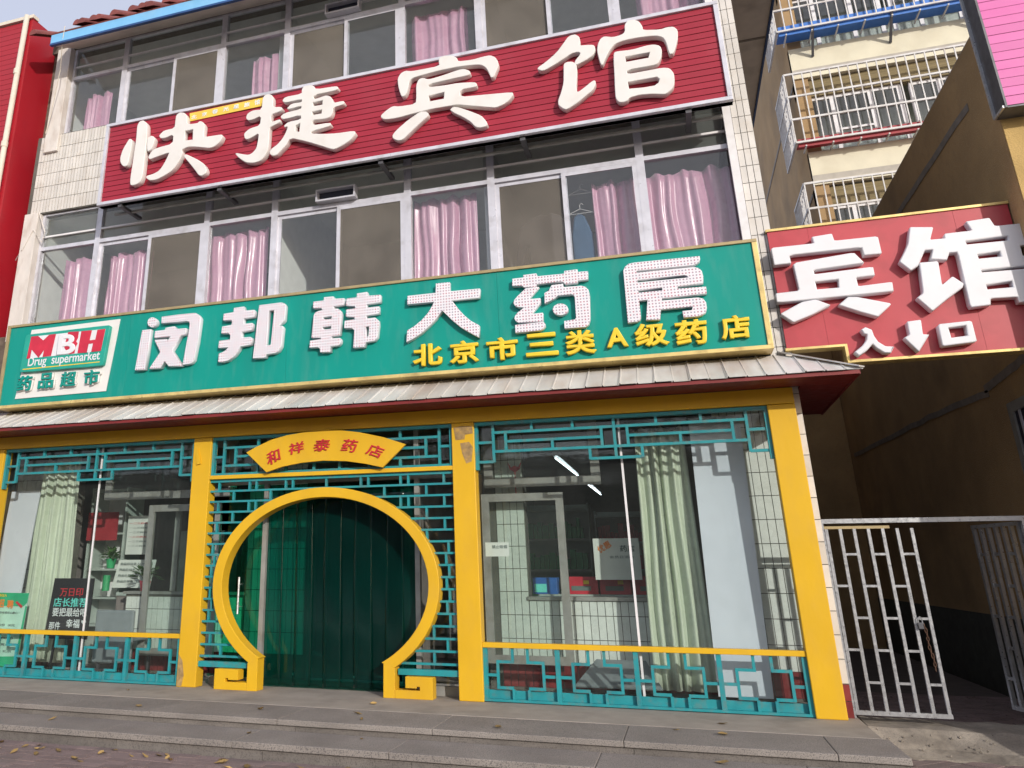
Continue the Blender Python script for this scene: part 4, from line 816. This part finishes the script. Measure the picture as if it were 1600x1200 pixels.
obj('green_band', MB().prism([(-7.86, .80), (-7.84, .80), (-7.885, .10), (-7.925, .10)], .194, .199), m['postergreen'], pt)
obj('green_band', MB().prism([(-8.49, .20), (-7.93, .22), (-7.93, .10), (-8.5, .10)], .194, .199), m['postergreen'], pt)
def lines(par, txt, x0, x1, z, h, y, mt, bold=.01): obj('lettering', text_mesh(txt, (x0 + x1) / 2, z, x1 - x0, h, y, y - .003, bold), mt, par)
lines(pt, '招', -8.30, -8.20, .83, .10, .193, m['orange'], .03); lines(pt, '聘', -8.15, -8.05, .82, .10, .193, m['orange'], .03)
lines(pt, '有责任的你加入', -8.46, -8.17, .925, .035, .193, m['ylet']); lines(pt, '主营业务工作有责任心耐心一', -8.46, -7.93, .72, .028, .199, m['print'])
obj('red_tag', MB().prism([(-8.02, .84), (-8.0, .86), (-7.90, .80), (-7.92, .775)], .19, .193), m['redprint'], pt)
obj('red_tag', MB().prism([(-8.44, .675), (-8.26, .675), (-8.26, .63), (-8.44, .63)], .195, .199), m['redprint'], pt)
for k, tx in enumerate(('主营业务2份   00元', '教育培训1份   00元', '电话 10000', '上班时间 周六日', '工作地址 北京')): lines(pt, tx, -8.44, -7.99, .575 - .075 * k, .03, .199, m['print'])
cb = thing('chalk_board', (-7.3, .36, .46), 'black advertising board with red, teal and white hand lettering', 'sign board')
obj('board', MB().prism([(-7.66, .42), (-7.02, .42), (-7.0, 1.13), (-7.60, 1.13)], .36, .385), m['black'], cb)
obj('easel_leg', MB().bar((-7.55, .40, .03), (-7.5, .40, .6), .025, .025).bar((-7.1, .40, .03), (-7.12, .40, .6), .025, .025), m['black'], cb)
lines(cb, '万日印', -7.49, -7.14, .965, .10, .359, m['redprint'], .004); lines(cb, '店长推荐', -7.57, -7.06, .845, .105, .359, m['tealprint'], .004); lines(cb, '要把最给吧', -7.57, -7.05, .73, .10, .359, m['whiteprint'], .004)
lines(cb, '幸福', -7.34, -7.14, .60, .10, .359, m['whiteprint'], .004); lines(cb, '那件', -7.60, -7.43, .57, .09, .359, m['whiteprint'], .004)
ht = [(-7.08, .585), (-7.045, .62), (-7.05, .64), (-7.07, .635), (-7.08, .62), (-7.09, .635), (-7.11, .64), (-7.115, .62)]; obj('heart', MB().prism(ht, .356, .359), m['whiteprint'], cb)
ch = thing('grey_chair', (-6.6, .45, 0), 'grey plastic chair with its back to the left glass', 'chair')
obj('backrest', B(-6.96, -6.40, .42, .46, .16, .76), m['greyp'], ch, bevel=.03); obj('seat', B(-6.93, -6.43, .46, .90, .40, .44), m['greyp'], ch, bevel=.02)
for x in (-6.92, -6.46):
    for y in (.48, .86): obj('leg', B(x, x + .03, y, y + .03, 0, .40), m['dsteel'], ch)
def potplant(x, y, z, r, label, potm, seed):
    t = thing('potted_plant', (x, y, z), label, 'plant'); rr = random.Random(seed)
    obj('pot', MB().tube([(x, y, z), (x, y, z + .13)], [.05, .075], 14), potm, t, smooth=False)
    lf = MB()
    for k in range(46):
        a = rr.uniform(0, 6.28); el = rr.uniform(.1, 1.3); L_ = r * rr.uniform(.6, 1.1); d = Vector((math.cos(a) * math.cos(el), math.sin(a) * math.cos(el), math.sin(el))); c = Vector((x, y, z + .13)) + d * L_; sdv = d.cross(Vector((0, 0, 1))).normalized() * .03
        tip = c + d * .09 + Vector((0, 0, -.04)); i = len(lf.v); lf.v += [tuple(c - d * .03), tuple(c + sdv), tuple(tip), tuple(c - sdv)]; lf.f.append((i, i + 1, i + 2, i + 3))
    o = obj('foliage', lf, m['plant'], t); md = o.modifiers.new('leafthick', 'SOLIDIFY'); md.thickness = .002
    st_ = MB()
    for k in range(8): a = rr.uniform(0, 6.28); st_.tube([(x, y, z + .1), (x + .5 * r * math.cos(a), y + .5 * r * math.sin(a), z + .12 + r * .7)], .004, 5)
    obj('stem', st_, m['plant'], t)
potplant(-6.72, 1.06, .965, .20, 'leafy plant in a pink pot on the left inner sill', m['pinkp'], 3)
potplant(-7.62, 1.5, 1.25, .14, 'small plant in a lime pot beside the left green curtain', m['grnp'], 4)
sh_ = thing('plant_shelf', (-7.6, 1.6, 0), 'pale shelf unit behind the left green curtain', 'shelf')
obj('side', B(-7.95, -7.92, 1.35, 1.75, 0, 2.35), m['lgrey'], sh_); obj('side', B(-7.36, -7.33, 1.35, 1.75, 0, 2.35), m['lgrey'], sh_); obj('back', B(-7.92, -7.36, 1.72, 1.75, 0, 2.35), m['white'], sh_)
for z in (.5, .85, 1.22, 1.7, 2.3): obj('shelf_board', B(-7.92, -7.36, 1.35, 1.72, z, z + .025), m['lgrey'], sh_)
small('red_sign', B(-7.9, -7.4, 1.26, 1.28, 1.62, 2.0), m['redtray'], 'small red notice above the plant on the pale shelf', 'notice')
cal = thing('wall_calendar', (-7.05, 1.3, 1.4), 'paper wall calendar hanging over the left counter', 'calendar')
obj('sheet', B(-7.24, -6.86, 1.28, 1.285, 1.43, 1.94), m['paper'], cal)
for k in range(6): obj('lettering', text_mesh('一二三四五', -7.06, 1.84 - .06 * k, .30, .022, 1.279, 1.277, .01), m['redprint' if k % 3 == 0 else 'print'], cal)
nb = thing('price_board', (-7.05, 1.1, 1.0), 'white notice board with printed tables standing on the left counter', 'board')
obj('sheet', MB().quadslab((-7.36, 1.22, 1.0), (-6.76, 1.22, 1.0), (-6.74, 1.30, 1.36), (-7.34, 1.30, 1.36), .01), m['paper'], nb)
for k in range(4): obj('lettering', text_mesh('药品价目表 12 34 56', -7.05, 1.31 - .075 * k, .46, .03, 1.215 + .015 * (3 - k), 1.212 + .015 * (3 - k), .005), m['print'], nb)
cbn = thing('cabinet', (-6.3, 2.0, 0), 'pale mint cabinet behind the left casement frame', 'cabinet')
obj('body', B(-6.75, -6.0, 1.8, 2.2, 0, 1.75), m['lgrey'], cbn); obj('door_panel', B(-6.73, -6.39, 1.785, 1.8, .05, 1.70), m['lgrey'], cbn); obj('door_panel', B(-6.36, -6.02, 1.785, 1.8, .05, 1.70), m['lgrey'], cbn)
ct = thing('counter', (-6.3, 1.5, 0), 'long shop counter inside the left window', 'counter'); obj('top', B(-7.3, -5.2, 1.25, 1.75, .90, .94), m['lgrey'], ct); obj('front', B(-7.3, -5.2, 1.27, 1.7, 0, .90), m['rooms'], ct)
small('tea_tin', MB().tube([(-7.5, 1.28, .96), (-7.5, 1.28, 1.16)], .05, 16), m['grnp'], 'green cylindrical tin at the left end of the counter', 'tin')
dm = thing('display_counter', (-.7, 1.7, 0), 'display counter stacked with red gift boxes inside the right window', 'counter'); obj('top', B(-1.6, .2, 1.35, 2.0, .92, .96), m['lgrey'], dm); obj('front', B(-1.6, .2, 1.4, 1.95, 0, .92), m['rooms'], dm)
for k, (x, wd_, h, lab) in enumerate(((-1.28, .36, .19, 'red gift box nearest the casement post'), (-.90, .34, .21, 'middle red gift box on the display counter'), (-.52, .30, .20, 'red gift box at the curtain end of the counter'))):
    b_ = thing('gift_box', (x + wd_ / 2, 1.5, .96), lab, 'box', 'red gift boxes on the display counter')
    obj('carton', B(x, x + wd_, 1.42, 1.65, .96, .96 + h), m['redp'], b_, bevel=.005); obj('print', B(x + .06, x + wd_ - .08, 1.416, 1.419, 1.0, 1.05), m['print'], b_); obj('print', B(x + .2, x + .26, 1.416, 1.419, 1.07, 1.11), m['ylet'], b_)
bb = thing('blue_box', (-1.55, 1.5, .96), 'blue carton with white label at the left end of the right sill', 'box'); obj('carton', B(-1.66, -1.38, 1.40, 1.62, .96, 1.14), m['bluep'], bb, bevel=.005); obj('label_print', B(-1.64, -1.50, 1.396, 1.399, .98, 1.07), m['tealprint'], bb)
ns_ = thing('paper_notice', (-.7, 1.3, 1.2), 'sheet of printed paper taped up beside the right green curtain', 'paper'); obj('sheet', B(-.92, -.42, 1.215, 1.22, 1.12, 1.56), m['paper'], ns_)
obj('lettering', text_mesh('优惠', -.80, 1.47, .16, .08, 1.214, 1.212, .02, R(30)), m['orange'], ns_); obj('lettering', text_mesh('药店', -.55, 1.45, .16, .07, 1.214, 1.212, .02), m['print'], ns_); obj('lettering', text_mesh('会员日活动', -.62, 1.36, .26, .03, 1.214, 1.212, .01), m['print'], ns_)
for k, (x, y, lab) in enumerate(((-1.75, 3.2, 'medicine shelf near the right casement'), (-.6, 5.0, 'medicine shelf deep in the room behind the gift boxes'), (-6.4, 4.2, 'dim medicine shelf deep behind the left counter'))):
    s_ = thing('medicine_shelf', (x, y, 0), lab, 'shelf', 'medicine shelves in the dim shop')
    obj('frame', B(x - .6, x + .6, y + .32, y + .36, 0, 2.1).box(x - .62, x - .6, y, y + .36, 0, 2.1).box(x + .6, x + .62, y, y + .36, 0, 2.1), m['lgrey'], s_)
    for z in (.4, .8, 1.2, 1.6, 2.0): obj('shelf_board', B(x - .6, x + .6, y, y + .32, z, z + .03), m['lgrey'], s_)
    stb = MB()
    for z in (.43, .83, 1.23, 1.63):
        q = x - .58
        while q < x + .5: wd_ = rnd.uniform(.04, .1); stb.box(q, q + wd_ - .008, y + .04, y + .2, z, z + rnd.uniform(.12, .28)); q += wd_
    obj('medicine_boxes', stb, m[('grnp', 'redp', 'lgrey')[k]], s_, kind='stuff')
for k, (y0, y1, lab) in enumerate(((3.0, 5.5, 'nearer lit fluorescent tube on the shop ceiling'), (6.6, 9.3, 'farther lit fluorescent tube on the shop ceiling'))):
    t = thing('ceiling_light', (-1.47, y0, 2.72), lab, 'light', 'fluorescent tubes'); obj('tube', MB().tube([(-1.50 + .035 * k, y0, 2.70), (-1.46 + .035 * k, y1, 2.70)], .011, 10), m['tube'], t); obj('batten', B(-1.53 + .035 * k, -1.45 + .035 * k, y0 - .05, y1 + .05, 2.73, 2.80), m['white'], t)
lan = thing('paper_lantern', (-1.72, .96, 2.1), 'small red paper ornament hanging at the right tiled pier', 'ornament')
obj('knot', MB().prism([(-1.80, 2.42), (-1.76, 2.36), (-1.72, 2.38), (-1.68, 2.36), (-1.64, 2.42), (-1.66, 2.34), (-1.72, 2.30), (-1.78, 2.34)], .95, .97), m['redp'], lan); obj('tassel', MB().tube([(-1.72, .96, 2.30), (-1.72, .96, 2.05)], .006, 6), m['redp'], lan)
wn = thing('warning_notice', (-1.75, .9, 1.35), 'small grey notice stuck on the glass beside the middle post', 'notice'); obj('sheet', B(-1.93, -1.68, .150, .153, 1.36, 1.50), m['paper'], wn); obj('lettering', text_mesh('禁止吸烟', -1.78, 1.455, .16, .035, .149, .147, .01), m['print'], wn)

# ================================================================ ALLEY GATE
gt = thing('alley_gate', (1.3, .2, 0), 'closed silver steel gate leaf with staggered short bars beside the yellow post', 'gate', 'steel gate leaves of the alley')
bx = [1.325 + .1168 * k for k in range(7)]
for k, x in enumerate(bx): piece('upright_bar', m['steel'], gt, x - .013, x + .013, .187, .215, .06, 1.585)
obj('bottom_rail', B(1.309, 2.045, .183, .219, .025, .06), m['steel'], gt); obj('top_rail', B(1.309, 1.85, .187, .215, 1.585, 1.61), m['oldgold'], gt)
for r_, z in enumerate((1.36, 1.085, .815, .548, .285)):
    for k in ((1, 3, 5), (0, 2, 4))[r_ % 2]: piece('cross_bar', m['steel'], gt, bx[k] + .013, bx[k + 1] - .013, .19, .212, z - .010, z + .010)
gf = thing('gate_frame', (1.3, .25, 0), 'steel door frame rail and posts set across the alley mouth', 'gate frame')
obj('head_rail', B(1.29, 3.38, .18, .22, 1.635, 1.675), m['steel'], gf); obj('frame_post', B(1.275, 1.307, .18, .22, -.03, 1.635), m['steel'], gf); obj('frame_post', B(2.88, 2.92, .18, .22, -.03, 1.635), m['steel'], gf)
g2 = thing('alley_gate', (2.88, .24, 0), 'steel gate leaf standing open inside the dark alley', 'gate', 'steel gate leaves of the alley')
for k in range(7): y = .26 + .117 * k; piece('upright_bar', m['steel'], g2, 2.865, 2.895, y - .016, y + .016, .06, 1.60)
obj('bottom_rail', B(2.864, 2.896, .244, .98, .025, .06), m['steel'], g2); obj('top_rail', B(2.864, 2.896, .244, .98, 1.60, 1.63), m['steel'], g2)
for r_, z in enumerate((1.36, 1.085, .815, .548, .285)):
    for k in ((1, 3, 5), (0, 2, 4))[r_ % 2]: y = .26 + .117 * k; piece('cross_bar', m['steel'], g2, 2.869, 2.891, y + .016, y + .101, z - .013, z + .013)
g2.rotation_euler = (0, 0, .22)
pl = thing('padlock', (1.95, .17, .77), 'rusty padlock hanging from the closed gate leaf', 'padlock')
obj('lock_body', B(1.915, 1.965, .155, .18, .73, .785), m['dsteel'], pl, bevel=.006); obj('shackle', MB().tube([(1.925, .167, .785), (1.925, .167, .82), (1.94, .167, .835), (1.955, .167, .82), (1.955, .167, .785)], .005), m['steel'], pl)
chn = MB(); m['rust'] = mat('rusty_chain', (.16, .09, .06), .7, metal=.5, var=.2)
for k in range(11):
    zc = .755 - .034 * k; xc = 1.962 + .004 * math.sin(k) + .0022 * k; pts = []
    for j in range(11):
        q = 2 * math.pi * j / 10; a, b = .009 * math.cos(q), .022 * math.sin(q)
        pts.append((xc + (a if k % 2 else 0), .16 + (0 if k % 2 else a), zc + b))
    chn.tube(pts, .0035, 6, False)
small('chain', chn, m['rust'], 'short rusty chain dangling below the padlock', 'chain')

# ================================================================ BROWN BUILDING ON THE RIGHT
bb_ = thing('brown_building', (6, 4, 0), 'brown stucco building on the right with a shaded alley wall', 'building')
BX = 3.40
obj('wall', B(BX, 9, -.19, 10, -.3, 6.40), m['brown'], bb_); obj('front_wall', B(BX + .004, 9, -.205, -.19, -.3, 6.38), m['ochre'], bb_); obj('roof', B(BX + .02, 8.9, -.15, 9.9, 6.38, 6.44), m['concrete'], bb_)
obj('dado', B(BX - .006, BX, -.18, 10, -.3, .72), m['dado'], bb_)
def mstrip(pts, wd_, label=None):
    mb = MB()
    for (ya, za), (yb, zb) in zip(pts, pts[1:]): mb.quadslab((BX - .003, ya, za - wd_ / 2), (BX - .003, yb, zb - wd_ / 2), (BX - .003, yb, zb + wd_ / 2), (BX - .003, ya, za + wd_ / 2), .003)
    obj('mortar_patch', mb, m['mortar'], bb_)
def wob(ps): return [(a + (b - a) * t, c + (d - c) * t + rnd.uniform(-.012, .012)) for (a, c), (b, d) in zip(ps, ps[1:]) for t in (0, .2, .4, .6, .8)] + [ps[-1]]
mstrip(wob([(.40, 5.855), (2.6, 5.90), (5.5, 5.92)]), .085)
mstrip(wob([(.3, 3.20), (.9, 3.17), (1.9, 3.11)]), .09); mstrip(wob([(1.8, 3.06), (3.2, 3.14), (5.5, 3.20), (9.3, 3.30)]), .075)
wf = MB().box(BX - .04, BX - .002, 1.18, 1.30, 1.1, 2.84).box(BX - .04, BX - .002, .10, 1.18, 2.74, 2.84).box(BX - .035, BX - .002, .10, .2, 1.1, 2.74); W = obj('window', wf, m['alu2'], bb_)
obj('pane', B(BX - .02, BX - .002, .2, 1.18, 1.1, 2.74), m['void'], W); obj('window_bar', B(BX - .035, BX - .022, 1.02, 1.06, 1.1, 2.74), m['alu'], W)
obj('added_end_wall', B(1.28, 3.39, 9.6, 9.8, -.3, 5.7), m['brown'], bb_)  # added wall closing the alley so that its far end stays dark
obj('unseen_shade_wall', B(3.50, 3.75, -1.55, -.206, -.3, 3.0), m['ochre'], bb_); obj('unseen_shade_slab', B(3.50, 9, -1.6, -.206, 3.0, 3.15), m['concrete'], bb_)  # unseen blocks added to throw shade across the gate and alley mouth
pk = thing('pink_sign', (4.5, -.4, 5.35), 'bright pink slatted sign box on the brown building', 'sign')
obj('sign_box', B(3.385, 7, -.44, -.21, 5.37, 8.4), m['dsteel'], pk)
for k in range(24): z = 5.365 + .097 * k; piece('slat', m['pink'], pk, 3.376, 7, -.46 + rnd.uniform(0, .003), -.44, z, z + .091)
obj('edge_trim', B(3.366, 3.384, -.462, -.208, 5.345, 8.4).box(3.384, 7, -.45, -.21, 5.345, 5.363), m['dsteel'], pk)
obj('support_frame', MB().bar((3.36, -.21, 5.36), (3.36, -.21, 8.4), .03, .03).bar((3.36, -.21, 5.36), (3.36, -.45, 5.36), .025, .025), m['steel'], pk)

# ================================================================ APARTMENT BLOCK BEHIND
ap = thing('apartment_block', (7, 15, 0), 'tall cream and brown apartment block with caged balconies behind the alley', 'building')
AX, AYF = 3.85, 10.5
obj('side_wall', B(AX, AX + .3, AYF + .02, 45, 0, 22), m['brown2'], ap); obj('main_wall', B(AX + .3, 16, AYF + 1.3, AYF + 1.6, 0, 22), m['brown2'], ap)
obj('side_line', B(AX - .02, AX, AYF + .3, 45, 12.25, 12.33), m['mortar'], ap); obj('side_line', B(AX - .02, AX, AYF + .3, 45, 9.4, 9.48), m['mortar'], ap); obj('side_patch', B(AX - .012, AX, 21, 22.2, 14.2, 15.2), m['mortar'], ap)
def grille(name_label, z0, z1, tray, yout, nb, brackets):
    t = thing('window_cage', (6, AYF - yout, z0), name_label, 'window grille', 'white window cages of the apartment block')
    xa, xb = AX - .28, 8.6; y = AYF - yout
    fr = MB(); nh = 3
    for k in range(nh + 1): z = z0 + (z1 - z0) * k / nh; fr.bar((xa, y, z), (xb, y, z), .045, .045)
    obj('front_rail', fr, m['cage'], t)
    for k in range(nb): x = xa + (xb - xa) * k / (nb - 1); piece('bar', m['cage'], t, x - .012, x + .012, y - .018, y + .010, z0, z1)
    sd_ = MB()
    for k in range(nh + 1): z = z0 + (z1 - z0) * k / nh; sd_.bar((xa, y, z), (xa, AYF + 1.2, z), .045, .045)
    obj('side_rail', sd_, m['cage'], t)
    for k in range(13): yy = y + (AYF + 1.2 - y) * k / 12; piece('bar', m['cage'], t, xa - .014, xa + .014, yy - .014, yy + .014, z0, z1)
    tr = obj('tray', B(xa + .05, xb, y + .06, AYF - .003, z0 + .0, z0 + .03).box(xa + .05, xb, y + .05, y + .06, z0 - .10, z0 + .16 if tray == 'bluetray' else z0 + .10), m[tray], t)
    for k in range(nb // 3): x = xa + .2 + (xb - xa) * k / (nb // 3); piece('floor_bar', m['cage'], t, x - .015, x + .015, y, AYF - .002, z0 - .115, z0 - .085)
    if brackets:
        for x in (4.35, 6.0, 7.7): obj('bracket', MB().bar((x, y, z0 - .02), (x, AYF - .01, z0 - .5), .05, .05), m['dsteel'], t)
def balcony(zb, zt, k):
    bl = obj('balcony', B(AX, 12, AYF, AYF + .16, zb, zt), m['cream'], ap)
    obj('ledge', B(AX - .02, 12, AYF - .03, AYF, zb + .0, zb + .10), m['cream'], bl); obj('ledge_band', B(AX - .005, 12, AYF - .012, AYF, zb + .10, zb + .25), m['ledge'], bl)
    obj('floor_slab', B(AX + .3, 12, AYF + .16, AYF + 1.3, zb + .05, zb + .2), m['cream'], bl)
    z0, z1 = zt, zt + 1.95
    obj('lintel', B(AX, 12, AYF + .10, AYF + .30, z1 - .45, z1), m['lintel'], bl)
    for q, x in enumerate((AX + .15, AX + 2.35, AX + 4.55)):
        f = MB(); wx = 2.0; y = AYF + .17
        for px in (0, .55, 1.35, 1.95): f.box(x + px, x + px + .09, y, y + .07, z0, z1 - .45)
        f.box(x, x + wx, y + .001, y + .069, z1 - .53, z1 - .45); f.box(x, x + wx, y + .001, y + .069, z0, z0 + .08); f.box(x + .64, x + 1.35, y + .002, y + .05, z0 + .55, z0 + .6)
        F = obj('window', f, m['white'], ap); obj('pane', B(x + .05, x + wx - .05, y + .03, y + .036, z0 + .05, z1 - .5), m['glass'], F)
    return z1
balcony(6.72, 7.56, 0); balcony(9.55, 10.40, 1); balcony(12.37, 13.22, 2); balcony(15.2, 16.05, 3)
grille('white window cage with red tray floor, in the middle of the caged balconies', 10.5, 12.30, 'redtray', .40, 27, False)
grille('white window cage with blue tray floor at the top right', 13.42, 15.2, 'bluetray', .55, 27, True)
grille('lowest white window cage partly hidden by the red entrance sign', 7.6, 9.45, 'redtray', .40, 27, False)
bk = MB().box(AX + .4, 12, AYF + 1.25, AYF + 1.29, 0, 20); obj('room_back', bk, m['lgrey'], ap)

# ================================================================ RED NEIGHBOUR ON THE LEFT
nb_ = thing('red_building', (-11, .3, 0), 'neighbouring shop clad in dark red metal panels at the left edge', 'building')
obj('side_panel', B(-9.02, -9.0, -.10, .65, 2.6, 9.72), m['redclad'], nb_); obj('core', B(-14, -9.025, -.08, 8, 0, 9.70), m['dsteel'], nb_)
for k in range(74): z = 2.6 + .096 * k; piece('cladding_slat', m['redclad'], nb_, -14, -9.06, -.115 + rnd.uniform(0, .002), -.082, z, z + .090)
obj('corner_flashing', B(-9.06, -9.0, -.118, -.10, 2.6, 9.72), m['redclad'], nb_); obj('coping', B(-14, -8.98, -.15, -.02, 9.72, 9.78), m['pipe'], nb_)
pts = [(-9.03, -.17, 9.74), (-9.05, -.17, 2.6)]
dp = thing('drain_pipe', (-9.04, -.17, 2.6), 'cream plastic drain pipe running down the corner of the red cladding', 'pipe')
obj('pipe', MB().tube([(-9.09, -.17, 9.76), (-9.12, -.17, 2.6)], .042, 12), m['pipe'], dp, smooth=True)
for z in (8.65, 7.35, 6.2, 5.0): obj('pipe_joint', MB().tube([(-9.105, -.17, z), (-9.105, -.17, z + .09)], .052, 12), m['pipe'], dp)
small('cable', MB().tube([(-8.02, -.44, 9.1), (-8.06, -.40, 8.86), (-8.25, -.16, 8.55), (-8.50, .04, 7.9), (-8.58, .08, 7.62)], .007, 6), m['pipe'], 'thin pale cable running down the left corner of the hotel', 'cable')
small('cable', MB().tube([(-8.50, .09, 6.3), (-8.36, .13, 5.95), (-8.40, .14, 5.80), (-8.55, .09, 6.0), (-8.70, .09, 5.7), (-8.9, .2, 5.6)], .009, 6), m['plaster'], 'loose cable loop on the peeling white pilaster', 'cable')

# ================================================================ FALLEN LEAVES
lm = MB(); lm.v = [(-.05, 0, .004), (-.015, -.022, .010), (.025, -.016, .006), (.055, .004, .012), (.02, .022, .014), (-.02, .02, .006), (.0, .002, .0)]
lm.f = [(0, 1, 6), (1, 2, 6), (2, 3, 6), (3, 4, 6), (4, 5, 6), (5, 0, 6)]
lme = lm.mesh('fallen_leaf'); lme.materials.append(m['leaf'])
rl_ = random.Random(11)
def leaf_at(x, y, z, lab, grp):
    o = bpy.data.objects.new('fallen_leaf', lme); o.location = (x, y, z + .002); s = rl_.uniform(.6, 1.2); o.scale = (s, s * rl_.uniform(.7, 1.2), s); o.rotation_euler = (rl_.uniform(-.25, .25), rl_.uniform(-.25, .25), rl_.uniform(0, 6.28))
    COL.objects.link(o); tag(o, lab, 'leaf', grp)
for k in range(34):
    x = -5.9 + rl_.random() ** 1.3 * 3.4; leaf_at(x, -2.10 - abs(rl_.gauss(0, .22)), -.208, 'dry yellow leaf lying on the brick pavement below the steps', 'fallen leaves on the pavement')
for k in range(14):
    t = rl_.random(); y, z = ((-1.2, .002), (-1.75, -.09), (-.9, .002), (-.5, .002))[k % 4]
    leaf_at(-6 + 6.8 * t, y + rl_.uniform(-.15, .15), z, 'small yellow leaf lying on the granite steps', 'fallen leaves on the steps')

# ================================================================ STREET TREES (seen only as reflections in the glass)
def bare_tree(x, y, h, seed, label):
    r = random.Random(seed); t = thing('bare_tree', (x, y, -.25), label, 'tree', 'bare street trees')
    tr = MB(); br = MB()
    top = Vector((x + r.uniform(-.4, .4), y + r.uniform(-.4, .4), h * .45))
    tr.tube([(x, y, -.3), (x + .05, y, h * .2), tuple(top)], [.16, .13, .10], 8); obj('trunk', tr, m['wood'], t)
    def grow(p, d, L_, rad, lv):
        q = p + d * L_; mid = p + d * L_ * .5 + Vector((r.uniform(-1, 1), r.uniform(-1, 1), r.uniform(-.3, .6))) * L_ * .07
        br.tube([tuple(p), tuple(mid), tuple(q)], [rad, rad * .8, rad * .6], 5 if lv > 1 else 4, False)
        if lv == 0: return
        for _ in range(3 if lv > 1 else 4):
            e = (d + Vector((r.uniform(-1, 1), r.uniform(-1, 1), r.uniform(-.35, .7))) * .85).normalized()
            grow(p + (q - p) * r.uniform(.55, 1), e, L_ * r.uniform(.6, .8), rad * .55, lv - 1)
    for k in range(5):
        a = k * 1.26 + r.uniform(-.3, .3); grow(top - Vector((0, 0, r.uniform(0, .6))), Vector((math.cos(a) * .7, math.sin(a) * .7, r.uniform(.5, 1.1))).normalized(), h * .2, .065, 4)
    obj('crown', br, m['wood'], t)
bare_tree(1.6, -19, 8, 1, 'bare street tree opposite the right shopfront, seen in the glass'); bare_tree(-7.5, -20, 8.5, 2, 'bare street tree opposite the left shopfront, seen in the glass')

ob_ = thing('opposite_building', (0, -32, -.25), 'long low grey building across the street, seen in the glass', 'building')
obj('wall', B(-45, 30, -36, -32, -.3, 6.5), mat('grey_street_render', (.22, .21, .19), .9), ob_)
for k in range(24):
    for z in (.8, 3.9): piece('window', m['void'], ob_, -43 + 3 * k, -41.2 + 3 * k, -32.02, -31.98, z, z + 1.5)
